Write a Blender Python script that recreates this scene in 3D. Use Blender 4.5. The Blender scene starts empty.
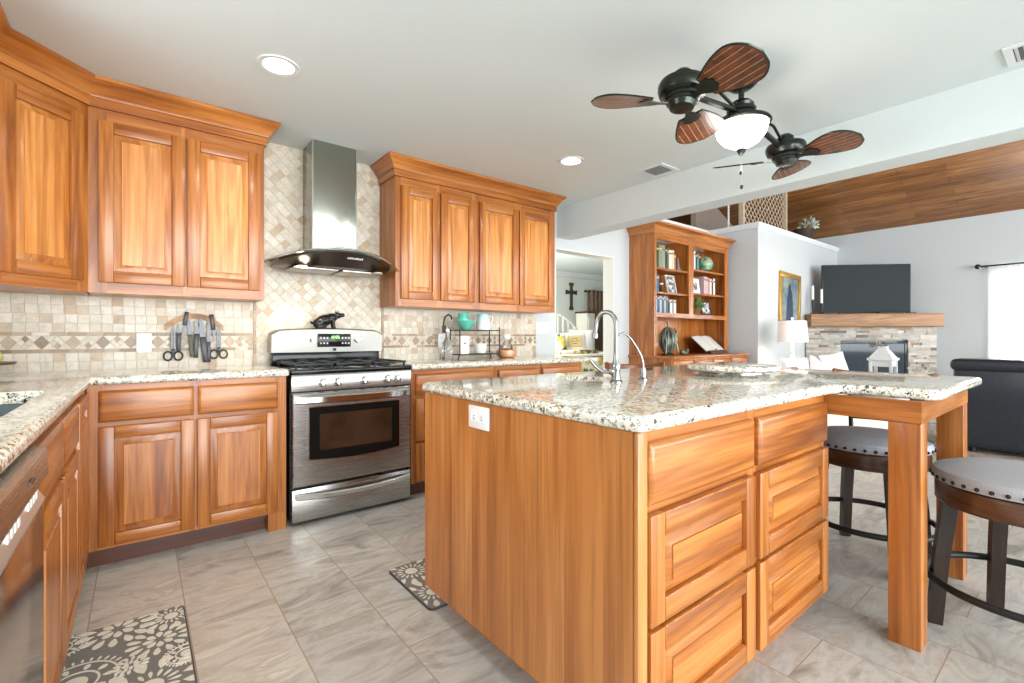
import bpy, bmesh, math, random
from mathutils import Matrix, Vector
random.seed(7)
S = bpy.context.scene
COL = S.collection
PI = math.pi
R = math.radians

# ------------------------------------------------------------------ camera, world, lights, exposure
cam_d = bpy.data.cameras.new('camera'); cam = bpy.data.objects.new('camera', cam_d); COL.objects.link(cam)
cam.location = (0, 0, 1.105); cam.rotation_euler = (R(90), 0, R(-38.4))
cam_d.sensor_width = 36; cam_d.lens = 471 / 1024 * 36; cam_d.shift_y = -4.5 / 1024; cam_d.clip_start = .02
S.camera = cam
S.view_settings.view_transform = 'Standard'; S.view_settings.look = 'None'
S.view_settings.gamma = 1; S.view_settings.use_curve_mapping = False
S.view_settings.exposure = 0.29

W = bpy.data.worlds.new('daylight'); S.world = W; W.use_nodes = True
W.node_tree.nodes['Background'].inputs[0].default_value = (0.90, 0.95, 1.0, 1)
W.node_tree.nodes['Background'].inputs[1].default_value = 0.9

def lamp(name, kind, loc, power, color=(1, 1, 1), rot=(0, 0, 0), size=.2, size_y=None, spread=None, spot=None):
    d = bpy.data.lights.new(name, kind); o = bpy.data.objects.new(name, d); COL.objects.link(o)
    o.location = loc; o.rotation_euler = rot; d.energy = power; d.color = color
    if kind == 'AREA':
        d.size = size
        if size_y: d.shape = 'RECTANGLE'; d.size_y = size_y
        else: d.shape = 'DISK'
        if spread: d.spread = spread
    elif kind == 'SPOT':
        d.spot_size = spot or R(120); d.spot_blend = .6; d.shadow_soft_size = size
    else: d.shadow_soft_size = size
    return o
# area lamps added out of view to brighten the kitchen, living room and bedroom
lamp('rear_fill', 'AREA', (1.2, -5.4, 1.3), 560, (.91, .97, 1), (R(92), 0, 0), 6.5, 2.6)  # added fill behind the camera, mainly to lift the ceiling
lamp('sink_fill', 'AREA', (-1.0, 1.7, 1.6), 18, (.92, .97, 1), (0, R(-90), 0), .9, 1.1)  # added lamp outside an assumed, unseen window opening over the sink
lamp('living_fill', 'AREA', (7.0, -5.2, 2.2), 260, (.92, .97, 1), (R(90), 0, 0), 4.5, 3.0)  # added fill beyond the open side of the living room
lamp('bedroom_fill', 'AREA', (3.9, 5.4, 1.5), 70, (1, .98, .92), (R(90), 0, R(-90)), 1.6, 1.8)  # added fill at the bedroom's hidden open side, not at its curtain

# ------------------------------------------------------------------ helpers
I4 = Matrix.Identity(4)
ORG = {}
def T(x, y, z): return Matrix.Translation((x, y, z))
def RZ(a): return Matrix.Rotation(a, 4, 'Z')
def RX(a): return Matrix.Rotation(a, 4, 'X')
def RY(a): return Matrix.Rotation(a, 4, 'Y')
def SC(x, y, z): return Matrix.Diagonal((x, y, z, 1))
def align(d):
    return Vector((0, 0, 1)).rotation_difference(Vector(d).normalized()).to_matrix().to_4x4()

class MB:
    def __init__(s, M=None): s.bm = bmesh.new(); s.M = M or I4; s.mi = 0
    def add(s, vs, fs, smooth=False):
        V = [s.bm.verts.new(s.M @ Vector(v)) for v in vs]; out = []
        for f in fs:
            try: q = s.bm.faces.new([V[i] for i in f])
            except ValueError: continue
            q.material_index = s.mi; q.smooth = smooth; out.append(q)
        return V, out
    def box(s, x0, x1, y0, y1, z0, z1, bevel=0, seg=2):
        V, F = s.add([(x0,y0,z0),(x1,y0,z0),(x1,y1,z0),(x0,y1,z0),(x0,y0,z1),(x1,y0,z1),(x1,y1,z1),(x0,y1,z1)],
              [(0,3,2,1),(4,5,6,7),(0,1,5,4),(1,2,6,5),(2,3,7,6),(3,0,4,7)])
        if bevel:
            E = list({e for f in F for e in f.edges})
            bmesh.ops.bevel(s.bm, geom=E, offset=bevel, segments=seg, affect='EDGES', profile=.5)
        return s
    def lathe(s, prof, c=(0,0,0), n=24, axis=None, sx=1, sy=1, cap=True):
        A = T(*c) @ (align(axis) if axis else I4)
        vs = []; fs = []
        for r, z in prof:
            for k in range(n):
                a = 2*PI*k/n; vs.append(A @ Vector((max(r,1e-5)*math.cos(a)*sx, max(r,1e-5)*math.sin(a)*sy, z)))
        m = len(prof)
        for i in range(m-1):
            for k in range(n):
                k2 = (k+1) % n; fs.append((i*n+k, i*n+k2, (i+1)*n+k2, (i+1)*n+k))
        if cap: fs.append(tuple(range(n-1,-1,-1))); fs.append(tuple(range((m-1)*n, m*n)))
        s.add(vs, fs, True); return s
    def cyl(s, p0, p1, r0, r1=None, n=16):
        p0 = Vector(p0); p1 = Vector(p1); d = p1-p0
        return s.lathe([(r0,0),(r0 if r1 is None else r1, d.length)], p0, n, d)
    def ball(s, c, rx, ry=None, rz=None, n=16, m=10, M=None):
        ry = rx if ry is None else ry; rz = rx if rz is None else rz
        old = s.M; s.M = old @ T(*c) @ (M or I4) @ SC(rx, ry, rz)
        s.lathe([(math.sin(PI*i/m), -math.cos(PI*i/m)) for i in range(m+1)], (0,0,0), n, cap=False)
        s.M = old; bmesh.ops.remove_doubles(s.bm, verts=s.bm.verts[:], dist=1e-6); return s
    def tube(s, pts, r, n=10, closed=False, radii=None):
        P = [Vector(p) for p in pts]; m = len(P); vs = []; fs = []; up = None
        for i, p in enumerate(P):
            if closed: t = P[(i+1)%m]-P[i-1]
            else: t = P[min(i+1,m-1)]-P[max(i-1,0)]
            t.normalize()
            if up is None:
                up = Vector((0,0,1)) if abs(t.z) < .9 else Vector((1,0,0))
            a = t.cross(up)
            if a.length < 1e-6: a = t.orthogonal()
            a.normalize(); b = a.cross(t).normalized(); up = b
            rr = radii[i] if radii else r
            for k in range(n):
                q = 2*PI*k/n; vs.append(p + a*rr*math.cos(q) + b*rr*math.sin(q))
        for i in range(m if closed else m-1):
            j = (i+1) % m
            for k in range(n):
                k2 = (k+1)%n; fs.append((i*n+k, i*n+k2, j*n+k2, j*n+k))
        if not closed: fs.append(tuple(range(n-1,-1,-1))); fs.append(tuple(range((m-1)*n, m*n)))
        s.add(vs, fs, True); return s
    def prism(s, poly, z0, z1, smooth=False):
        n = len(poly)
        vs = [(x,y,z0) for x,y in poly]+[(x,y,z1) for x,y in poly]
        fs = [tuple(range(n-1,-1,-1)), tuple(range(n,2*n))]+[(i,(i+1)%n,n+(i+1)%n,n+i) for i in range(n)]
        V, F = s.add(vs, fs); 
        if smooth:
            for f in F[2:]: f.smooth = True
        return s
    def loft(s, rings, cap=True, smooth=True, closed=True):
        n = len(rings[0]); vs = [v for r in rings for v in r]; fs = []
        for i in range(len(rings)-1):
            for k in range(n if closed else n-1):
                k2 = (k+1)%n; fs.append((i*n+k, i*n+k2, (i+1)*n+k2, (i+1)*n+k))
        V, F = s.add(vs, fs, smooth)
        if cap:
            for idx in (list(range(n-1,-1,-1)), list(range((len(rings)-1)*n, len(rings)*n))):
                try:
                    q = s.bm.faces.new([V[i] for i in idx]); q.material_index = s.mi
                except ValueError: pass
        return s
    def sweep(s, path, prof, smooth=False):
        """profile points (outward offset, z) carried along an XY path with mitred corners; outward = right of travel"""
        P = [Vector(p) for p in path]; m = len(P); rings = []
        nrm = []
        for i in range(m-1):
            d = (P[i+1]-P[i]).normalized(); nrm.append(Vector((d.y, -d.x)))
        for i in range(m):
            if i == 0: o = nrm[0]
            elif i == m-1: o = nrm[-1]
            else:
                o = (nrm[i-1]+nrm[i]); o = o / max(o.length_squared/2, .05)
            rings.append([(P[i].x+o.x*d, P[i].y+o.y*d, z) for d, z in prof])
        return s.loft(rings, True, smooth)
    def build(s, name, mats, parent=None, label=None, cat=None, group=None, kind=None, bevel=0, subsurf=0, remesh=0, autosmooth=False):
        if bevel: bmesh.ops.bevel(s.bm, geom=[e for e in s.bm.edges if e.is_manifold and e.calc_face_angle(0) > .6], offset=bevel, segments=2, affect='EDGES', profile=.5)
        bmesh.ops.recalc_face_normals(s.bm, faces=s.bm.faces[:])
        me = bpy.data.meshes.new(name); s.bm.to_mesh(me); s.bm.free()
        if not isinstance(mats, (list, tuple)): mats = [mats]
        for m in mats: me.materials.append(m)
        me.set_sharp_from_angle(angle=R(38))
        o = bpy.data.objects.new(name, me); COL.objects.link(o)
        if parent is not None:
            Mx = ORG[parent.name]; me.transform(Mx.inverted()); o.parent = parent; ORG[o.name] = Mx
        elif kind == 'structure': ORG[o.name] = I4
        else:
            xs = [v.co for v in me.vertices]
            c = Vector(((min(v.x for v in xs)+max(v.x for v in xs))/2, (min(v.y for v in xs)+max(v.y for v in xs))/2, min(v.z for v in xs)))
            Mx = Matrix.Translation(c); me.transform(Mx.inverted()); o.matrix_world = Mx; o.location = c; ORG[o.name] = Mx
        if subsurf:
            md = o.modifiers.new('sub', 'SUBSURF'); md.levels = md.render_levels = subsurf
        if remesh:
            md = o.modifiers.new('re', 'REMESH'); md.mode = 'VOXEL'; md.voxel_size = remesh; md.use_smooth_shade = True
        if label: o['label'] = label
        if cat: o['category'] = cat
        if group: o['group'] = group
        if kind: o['kind'] = kind
        return o
def thing(name, label, cat, loc=(0,0,0), rotz=0, group=None):
    o = bpy.data.objects.new(name, None); COL.objects.link(o); o.empty_display_size = .05
    o.location = loc; o.rotation_euler = (0,0,rotz); o['label'] = label; o['category'] = cat
    if group: o['group'] = group
    ORG[o.name] = T(*loc) @ RZ(rotz); return o
def copy_tree(o, parent=None):
    c = o.copy(); COL.objects.link(c)
    if parent is not None: c.parent = parent
    for ch in [x for x in o.children]: copy_tree(ch, c)
    return c
def dup(root, loc, rotz, label, group=None):
    r = copy_tree(root); r.location = loc; r.rotation_euler = (0,0,rotz); r['label'] = label
    if group: r['group'] = group
    ORG[r.name] = T(*loc) @ RZ(rotz); return r

# ------------------------------------------------------------------ materials
class NT:
    def __init__(s, name):
        s.m = bpy.data.materials.new(name); s.m.use_nodes = True; s.t = s.m.node_tree
        s.b = s.t.nodes['Principled BSDF']; s.tc = None
    def n(s, typ, **kw):
        q = s.t.nodes.new(typ)
        for k, v in kw.items():
            if k.startswith('i_'):
                key = k[2:]; key = int(key) if key.isdigit() else key.replace('_', ' ')
                q.inputs[key].default_value = v
            else: setattr(q, k, v)
        return q
    def l(s, a, b): s.t.links.new(a, b)
    def coord(s, scale=(1,1,1), rnd=True, rot=(0,0,0), loc=(0,0,0)):
        tc = s.n('ShaderNodeTexCoord'); mp = s.n('ShaderNodeMapping')
        mp.inputs['Scale'].default_value = scale; mp.inputs['Rotation'].default_value = rot; mp.inputs['Location'].default_value = loc
        if rnd:
            g = s.n('ShaderNodeNewGeometry'); oi = s.n('ShaderNodeObjectInfo')
            ad = s.n('ShaderNodeMath', operation='ADD'); s.l(g.outputs['Random Per Island'], ad.inputs[0]); s.l(oi.outputs['Random'], ad.inputs[1])
            mu = s.n('ShaderNodeMath', operation='MULTIPLY'); mu.inputs[1].default_value = 17.3; s.l(ad.outputs[0], mu.inputs[0])
            va = s.n('ShaderNodeVectorMath', operation='ADD'); s.l(tc.outputs['Object'], va.inputs[0]); s.l(mu.outputs[0], va.inputs[1])
            s.l(va.outputs[0], mp.inputs[0])
        else: s.l(tc.outputs['Object'], mp.inputs[0])
        return mp.outputs[0]
    def noise(s, vec, scale, detail=3, rough=.5, dist=0):
        q = s.n('ShaderNodeTexNoise'); q.inputs['Scale'].default_value = scale; q.inputs['Detail'].default_value = detail
        q.inputs['Roughness'].default_value = rough; q.inputs['Distortion'].default_value = dist; s.l(vec, q.inputs['Vector']); return q
    def ramp(s, fac, stops, interp='LINEAR'):
        q = s.n('ShaderNodeValToRGB'); q.color_ramp.interpolation = interp
        e = q.color_ramp.elements
        while len(e) < len(stops): e.new(.5)
        for el, (p, c) in zip(e, stops): el.position = p; el.color = (*c, 1)
        s.l(fac, q.inputs[0]); return q.outputs[0]
    def mix(s, fac, a, b, mode='MIX'):
        q = s.n('ShaderNodeMix', data_type='RGBA', blend_type=mode)
        for v, k in ((fac, 0), (a, 6), (b, 7)):
            if isinstance(v, (int, float)): q.inputs[k].default_value = v
            elif isinstance(v, tuple): q.inputs[k].default_value = (*v, 1)
            else: s.l(v, q.inputs[k])
        return q.outputs[2]
    def bump(s, h, strength=.2, dist=.002):
        q = s.n('ShaderNodeBump'); q.inputs['Strength'].default_value = strength; q.inputs['Distance'].default_value = dist
        s.l(h, q.inputs['Height']); s.l(q.outputs[0], s.b.inputs['Normal'])
    def done(s, col=None, rough=.5, metal=0, coat=0, **kw):
        if col is not None:
            if isinstance(col, tuple): s.b.inputs['Base Color'].default_value = (*col, 1)
            else: s.l(col, s.b.inputs['Base Color'])
        if isinstance(rough, (int, float)): s.b.inputs['Roughness'].default_value = rough
        else: s.l(rough, s.b.inputs['Roughness'])
        s.b.inputs['Metallic'].default_value = metal; s.b.inputs['Coat Weight'].default_value = coat
        s.b.inputs['Coat Roughness'].default_value = .12
        for k, v in kw.items(): s.b.inputs[k.replace('_', ' ')].default_value = v
        return s.m
def srgb(r, g, b):
    return tuple(((c/255)/12.92 if c/255 < .04045 else ((c/255+.055)/1.055)**2.4) for c in (r, g, b))
def plain(name, c, rough=.5, metal=0, var=.06, scale=30, coat=0, bump=0, **kw):
    t = NT(name); v = t.coord(); q = t.noise(v, scale, 3)
    d = tuple(max(0, x*(1-var)) for x in c); l = tuple(min(1, x*(1+var)) for x in c)
    col = t.ramp(q.outputs[0], [(.3, d), (.7, l)])
    if bump: t.bump(q.outputs[0], bump, .003)
    return t.done(col, rough, metal, coat, **kw)
def wood(name, sc, stops, rough=.32, coat=.15, streak=.7):
    t = NT(name); v = t.coord(sc)
    n1 = t.noise(v, 1.0, 4, .55, 1.6)
    c1 = t.ramp(n1.outputs[0], stops)
    v2 = t.coord(tuple(x*9 if x > 3 else x*2.2 for x in sc)); n2 = t.noise(v2, 1.2, 3, .6)
    fine = t.ramp(n2.outputs[0], [(.34, (.66,.60,.54)), (.58, (1,1,1))])
    c2 = t.mix(.75, c1, fine, 'MULTIPLY')
    v3 = t.coord(tuple(x*.75 if x > 3 else x*.5 for x in sc), loc=(3.1,1.7,5.3)); n3 = t.noise(v3, 1.0, 2, .5, 2.2)
    st = t.ramp(n3.outputs[0], [(.60, (1,1,1)), (.70, (.62,.50,.40))])
    c3 = t.mix(streak, c2, st, 'MULTIPLY')
    g = t.n('ShaderNodeNewGeometry')
    isl = t.ramp(g.outputs['Random Per Island'], [(0, (.82,.78,.74)), (1, (1.0,1.0,1.0))])
    c4 = t.mix(1.0, c3, isl, 'MULTIPLY')
    vq = t.coord(tuple(x*.55 for x in sc), loc=(7.7,2.9,1.3)); nw = t.noise(vq, 1.6, 2, .5)
    md = t.n('ShaderNodeMix', data_type='VECTOR'); md.inputs[0].default_value = .18; t.l(vq, md.inputs[4]); t.l(nw.outputs['Color'], md.inputs[5])
    vo = t.n('ShaderNodeTexVoronoi', feature='SMOOTH_F1'); vo.inputs['Scale'].default_value = .8; vo.inputs['Smoothness'].default_value = .8; t.l(md.outputs[1], vo.inputs['Vector'])
    m1 = t.n('ShaderNodeMath', operation='MULTIPLY'); m1.inputs[1].default_value = 46; t.l(vo.outputs['Distance'], m1.inputs[0])
    m2 = t.n('ShaderNodeMath', operation='SINE'); t.l(m1.outputs[0], m2.inputs[0])
    m3 = t.n('ShaderNodeMath', operation='MULTIPLY_ADD'); m3.inputs[1].default_value = .5; m3.inputs[2].default_value = .5; t.l(m2.outputs[0], m3.inputs[0])
    c4 = t.mix(1.0, c4, t.ramp(m3.outputs[0], [(.05, (.84,.79,.72)), (.4, (1,1,1))]), 'MULTIPLY')
    t.bump(n2.outputs[0], .05, .001)
    return t.done(c4, rough, 0, coat)
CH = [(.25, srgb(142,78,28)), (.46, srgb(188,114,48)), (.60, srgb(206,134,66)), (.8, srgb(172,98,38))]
WV = wood('cherry_vertical', (11,11,.8), CH)
WH = wood('cherry_horizontal', (.8,.8,11), CH)
WPN = wood('cherry_boards', (4.5,4.5,.55), [(.3, srgb(188,114,54)), (.5, srgb(212,140,76)), (.7, srgb(222,154,92))], .34, .2, .4)
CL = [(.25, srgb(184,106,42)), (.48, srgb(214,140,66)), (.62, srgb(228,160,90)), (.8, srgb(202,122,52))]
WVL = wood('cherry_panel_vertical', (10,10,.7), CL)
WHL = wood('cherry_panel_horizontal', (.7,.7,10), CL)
CD = [(.25, srgb(58,34,18)), (.5, srgb(92,58,34)), (.75, srgb(112,74,44))]
WDK = wood('stool_walnut', (2.5,2.5,14), CD, .35, .2)
WDKV = wood('stool_walnut_vertical', (16,16,1.5), [(.3, srgb(34,24,17)), (.7, srgb(62,44,30))], .4, .1)
WMAN = wood('mantel_oak', (1.2,1.2,16), [(.3, srgb(150,108,70)), (.7, srgb(196,152,108))], .5, 0)
WRAIL = wood('rail_walnut', (2,2,14), [(.3, srgb(104,58,26)), (.7, srgb(160,98,50))], .3, .3)

def granite():
    t = NT('granite'); v = t.coord(rnd=False)
    n0 = t.noise(v, 9, 4, .6)
    base = t.ramp(n0.outputs[0], [(.3, srgb(206,198,172)), (.5, srgb(232,228,212)), (.7, srgb(216,212,198))])
    def vor(scale):
        nn = t.noise(v, scale*.6, 2); q = t.n('ShaderNodeTexVoronoi'); q.inputs['Scale'].default_value = scale
        md = t.n('ShaderNodeMix', data_type='VECTOR'); md.inputs[0].default_value = .03
        t.l(v, md.inputs[4]); t.l(nn.outputs['Color'], md.inputs[5]); t.l(md.outputs[1], q.inputs['Vector'])
        sp = t.n('ShaderNodeSeparateColor'); t.l(q.outputs['Color'], sp.inputs[0]); return sp.outputs
    a = vor(120); b = vor(80); c = vor(210)
    grey = t.ramp(b[0], [(.0, (0,0,0)), (.80, (0,0,0)), (.84, (1,1,1))])
    col = t.mix(grey, base, srgb(168,168,162))
    gold = t.ramp(a[1], [(.86, (0,0,0)), (.89, (1,1,1))]); col = t.mix(gold, col, srgb(176,150,108))
    dk = t.ramp(a[0], [(.91, (0,0,0)), (.93, (1,1,1))]); col = t.mix(dk, col, srgb(44,42,44))
    dk2 = t.ramp(c[0], [(.91, (0,0,0)), (.94, (1,1,1))]); col = t.mix(dk2, col, srgb(92,86,82))
    lt = t.ramp(c[1], [(.84, (0,0,0)), (.87, (1,1,1))]); col = t.mix(lt, col, srgb(240,236,228))
    return t.done(col, .07, 0, .3)
GRAN = granite()
def steel(name, c=(.43,.42,.40), rough=.24, sc=(1,1,90)):
    t = NT(name); v = t.coord(sc); q = t.noise(v, 4, 2)
    rr = t.n('ShaderNodeMapRange'); rr.inputs[3].default_value = rough*.9; rr.inputs[4].default_value = rough*1.3; t.l(q.outputs[0], rr.inputs[0])
    t.bump(q.outputs[0], .02, .001)
    return t.done(c, rr.outputs[0], 1.0)
STEEL = steel('brushed_steel'); CHROME = plain('polished_steel', (.72,.72,.72), .12, 1.0, .02)
CHIM = steel('chimney_steel', (.36,.36,.31), .17)
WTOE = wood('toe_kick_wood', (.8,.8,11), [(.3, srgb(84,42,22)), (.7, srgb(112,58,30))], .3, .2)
NICKEL = plain('brushed_nickel', (.30,.295,.285), .26, 1.0, .03)
BLACKG = plain('black_enamel', (.008,.008,.008), .12, 0, .1, Specular_IOR_Level=.25); BLACKM = plain('black_iron', (.018,.018,.018), .45, .3, .1)
GLASSB = plain('oven_glass', (.02,.015,.012), .04, 0, .1, coat=.5)
WHITEP = plain('white_plastic', srgb(240,240,238), .3, 0, .01)
WHITE = plain('white_paint', srgb(226,228,228), .45, 0, .02)
BRONZE = plain('oiled_bronze', (.035,.04,.033), .25, .8, .15)
def emit(name, c, s):
    t = NT(name); t.b.inputs['Emission Color'].default_value = (*c, 1); t.b.inputs['Emission Strength'].default_value = s
    return t.done(c, .4)
def glass(name, c=(1,1,1), rough=.02):
    t = NT(name); return t.done(c, rough, 0, 0, Transmission_Weight=1.0, IOR=1.45)
GLASS = glass('clear_glass', (.93,.97,.96))
def tile_mat():
    t = NT('travertine'); v = t.coord((1,1,1)); n = t.noise(v, 22, 5, .65, .6); g = t.n('ShaderNodeNewGeometry')
    isl = t.ramp(g.outputs['Random Per Island'], [(0, srgb(224,216,200)), (.30, srgb(218,206,186)), (.5, srgb(230,222,208)), (.74, srgb(214,202,182)), (.90, srgb(208,192,168)), (.97, srgb(200,176,146)), (1, srgb(184,156,126))])
    sh = t.ramp(n.outputs[0], [(.3, (.72,.68,.63)), (.55, (.95,.94,.93)), (.8, (.86,.84,.80))])
    t.bump(n.outputs[0], .12, .002)
    return t.done(t.mix(1.0, isl, sh, 'MULTIPLY'), .38)
TILE = tile_mat()
def tile_brown():
    t = NT('travertine_brown'); v = t.coord(); n = t.noise(v, 40, 4, .6); g = t.n('ShaderNodeNewGeometry')
    isl = t.ramp(g.outputs['Random Per Island'], [(0, srgb(140,116,92)), (.5, srgb(176,148,118)), (1, srgb(192,168,142))])
    return t.done(t.mix(.6, isl, t.ramp(n.outputs[0], [(.3,(.6,.58,.55)),(.7,(1,1,1))]), 'MULTIPLY'), .35)
TILEB = tile_brown()
GROUT = plain('grout', srgb(212,202,186), .8, 0, .04)
def floor_mat():
    t = NT('floor_tile'); tc = t.n('ShaderNodeTexCoord'); sx = t.n('ShaderNodeSeparateXYZ'); t.l(tc.outputs['Object'], sx.inputs[0])
    cb = t.n('ShaderNodeCombineXYZ'); 
    ay = t.n('ShaderNodeMath', operation='ADD'); ay.inputs[1].default_value = 30-1.747+.0; t.l(sx.outputs[1], ay.inputs[0])
    ax = t.n('ShaderNodeMath', operation='ADD'); ax.inputs[1].default_value = 30.1-.15; t.l(sx.outputs[0], ax.inputs[0])
    t.l(ay.outputs[0], cb.inputs[0]); t.l(ax.outputs[0], cb.inputs[1])
    br = t.n('ShaderNodeTexBrick'); br.offset = .5; br.offset_frequency = 2; br.squash = 1
    br.inputs['Scale'].default_value = 1; br.inputs['Brick Width'].default_value = .602; br.inputs['Row Height'].default_value = .301
    br.inputs['Mortar Size'].default_value = .0022; br.inputs['Mortar Smooth'].default_value = .1
    br.inputs['Color1'].default_value = (0,0,0,1); br.inputs['Color2'].default_value = (1,1,1,1); br.inputs['Mortar'].default_value = (.5,.5,.5,1)
    t.l(cb.outputs[0], br.inputs['Vector'])
    # veins differ from tile to tile
    mu = t.n('ShaderNodeVectorMath', operation='SCALE'); mu.inputs['Scale'].default_value = 23; t.l(br.outputs['Color'], mu.inputs[0])
    va = t.n('ShaderNodeVectorMath', operation='ADD'); t.l(tc.outputs['Object'], va.inputs[0]); t.l(mu.outputs[0], va.inputs[1])
    mp = t.n('ShaderNodeMapping'); mp.inputs['Scale'].default_value = (2.2, 6.0, 1); mp.inputs['Rotation'].default_value = (0,0,.25); t.l(va.outputs[0], mp.inputs[0])
    n1 = t.noise(mp.outputs[0], 1.1, 7, .62, 1.4)
    c = t.ramp(n1.outputs[0], [(.26, srgb(134,128,120)), (.38, srgb(184,180,172)), (.50, srgb(214,212,206)), (.60, srgb(196,188,176)), (.68, srgb(224,222,216)), (.8, srgb(180,174,164))])
    n2 = t.noise(mp.outputs[0], 5, 6, .7, .8)
    c = t.mix(.5, c, t.ramp(n2.outputs[0], [(.32,(.78,.76,.73)),(.6,(1,1,1))]), 'MULTIPLY')
    tint = t.ramp(br.outputs['Color'], [(0,(.80,.81,.82)),(1,(1,.99,.97))]); c = t.mix(1.0, c, tint, 'MULTIPLY')
    c = t.mix(br.outputs['Fac'], c, srgb(168,146,122))
    iv = t.n('ShaderNodeMath', operation='SUBTRACT'); iv.inputs[0].default_value = 1; t.l(br.outputs['Fac'], iv.inputs[1])
    t.bump(iv.outputs[0], .3, .002)
    return t.done(c, .32)
FLOOR = floor_mat()
CEIL = plain('ceiling_paint', srgb(218,226,225), .85, 0, .01, 120, bump=.06)
WALL = plain('wall_paint', srgb(202,206,206), .8, 0, .01, 90)
WALLW = plain('jamb_paint', srgb(232,230,220), .6, 0, .01, 60)
def planks():
    t = NT('wood_ceiling'); tc = t.n('ShaderNodeTexCoord'); mp = t.n('ShaderNodeMapping'); mp.inputs['Rotation'].default_value = (0,0,R(90)); t.l(tc.outputs['Object'], mp.inputs[0])
    br = t.n('ShaderNodeTexBrick'); br.offset = .37; br.inputs['Scale'].default_value = 1; br.inputs['Brick Width'].default_value = 1.3; br.inputs['Row Height'].default_value = .13
    br.inputs['Mortar Size'].default_value = .002; br.inputs['Color1'].default_value = (0,0,0,1); br.inputs['Color2'].default_value = (1,1,1,1); br.inputs['Mortar'].default_value = (.3,.3,.3,1)
    t.l(mp.outputs[0], br.inputs['Vector'])
    m2 = t.n('ShaderNodeMapping'); m2.inputs['Scale'].default_value = (1.6, 16, 1); t.l(mp.outputs[0], m2.inputs[0])
    n = t.noise(m2.outputs[0], 1, 5, .6, 1)
    c = t.ramp(n.outputs[0], [(.3, srgb(112,70,36)), (.5, srgb(158,106,58)), (.7, srgb(188,132,78))])
    c = t.mix(1.0, c, t.ramp(br.outputs['Color'], [(0,(.62,.58,.54)),(1,(1.0,1.0,1.0))]), 'MULTIPLY')
    c = t.mix(br.outputs['Fac'], c, srgb(50,30,16))
    return t.done(c, .4)
PLANK = planks()
# ------------------------------------------------------------------ the setting
YW = 3.57; XL = -.815; ZC = 2.44
def struct(name, mb, m, label=None, **kw):
    o = mb.build(name, m, None, None, None, None, 'structure', **kw); return o
b = MB(); b.box(-.95, 9.6, -3.6, 7.2, -.08, 0); struct('floor', b, FLOOR)
b = MB(); b.box(-.95, 3.43, -3.6, YW+.15, ZC, ZC+.1); struct('ceiling', b, CEIL)
b = MB(); b.box(XL-.12, XL, -1.2, 1.2, 0, ZC); b.box(XL-.12, XL, 2.2, YW+.15, 0, ZC); b.box(XL-.12, XL, 1.2, 2.2, 0, 1.08); b.box(XL-.12, XL, 1.2, 2.2, 2.1, ZC); struct('wall_left', b, WALL)
b = MB(); b.box(XL, 3.405, YW, YW+.15, 0, ZC); b.box(3.405, 4.345, YW, YW+.15, 2.035, ZC+.18); b.box(4.345, 6.44, YW, YW+.15, 0, 2.6)
struct('wall_back', b, WALL)
b = MB(); b.box(3.43, 3.64, -3.6, YW, 2.142, 2.7); struct('trim_1', b, CEIL)            # the dropped header between kitchen and living room
b = MB(); b.box(4.335, 4.345, YW-.002, YW+.152, 0, 2.035); b.box(3.405, 3.413, YW-.001, YW+.151, .93, 2.035); b.box(3.413, 4.335, YW-.001, YW+.151, 2.025, 2.035); struct('trim_2', b, WALLW)
# the lower block of rooms beside the living room with its ledge
b = MB(); b.box(6.44, 9.4, 2.87, YW+.15, 0, 2.56); struct('wall_block', b, WALL)
b = MB(); b.sweep([(4.345, YW-.0), (6.42, YW)][::1], [(0,2.56),(.02,2.56),(.03,2.6),(.03,2.63),(-.2,2.63),(-.2,2.56)])
b.sweep([(6.44,YW),(6.44,2.87),(9.4,2.87)], [(0,2.56),(.015,2.56),(.025,2.59),(.03,2.63),(-.15,2.63),(-.15,2.56)])
struct('trim_3', b, WHITE)
b = MB(); b.box(9.4, 9.55, 1.04-.02, 7.1, 0, 2.84); b.box(9.4, 9.55, -.55, 1.02, 0, .75); b.box(9.4, 9.55, -.55, 1.02, 2.03, 2.84); b.box(9.4, 9.55, -3.6, -.55, 0, 2.84); struct('wall_right', b, WALL)
def slope(x): return 2.84 + (9.4-x)*.42
b = MB(); b.loft([[(9.55,-3.6,slope(9.55)),(9.55,-3.6,slope(9.55)+.1),(3.4,-3.6,slope(3.4)+.1),(3.4,-3.6,slope(3.4))],[(9.55,7.1,slope(9.55)),(9.55,7.1,slope(9.55)+.1),(3.4,7.1,slope(3.4)+.1),(3.4,7.1,slope(3.4))]], True, False)
struct('ceiling_living', b, PLANK)
# bedroom seen through the opening
b = MB(); b.box(3.64, 9.4, YW+.15, 7.1, ZC, ZC+.1); struct('ceiling_bedroom', b, CEIL)
b = MB(); b.box(3.0, 9.4, 6.9, 7.05, 0, ZC); struct('wall_bedroom', b, plain('bedroom_paint', srgb(222,228,222), .8, 0, .01))
b = MB(); b.box(3.0, 9.4, 6.84, 6.9, ZC-.1, ZC); struct('trim_4', b, WHITE)
# attic walls above the ledge
b = MB(); b.loft([[(x,4.3,2.55),(x,4.4,2.55),(x,4.4,slope(x)),(x,4.3,slope(x))] for x in (7.38,8.7)], True, False); struct('wall_attic', b, plain('attic_board', srgb(176,160,146), .8, 0, .05))
b = MB(); b.box(3.7, 9.4, 6.0, 6.1, 2.55, 4.6); struct('wall_attic_back', b, plain('attic_dark', srgb(92,66,44), .7, 0, .2, 6))

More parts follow.
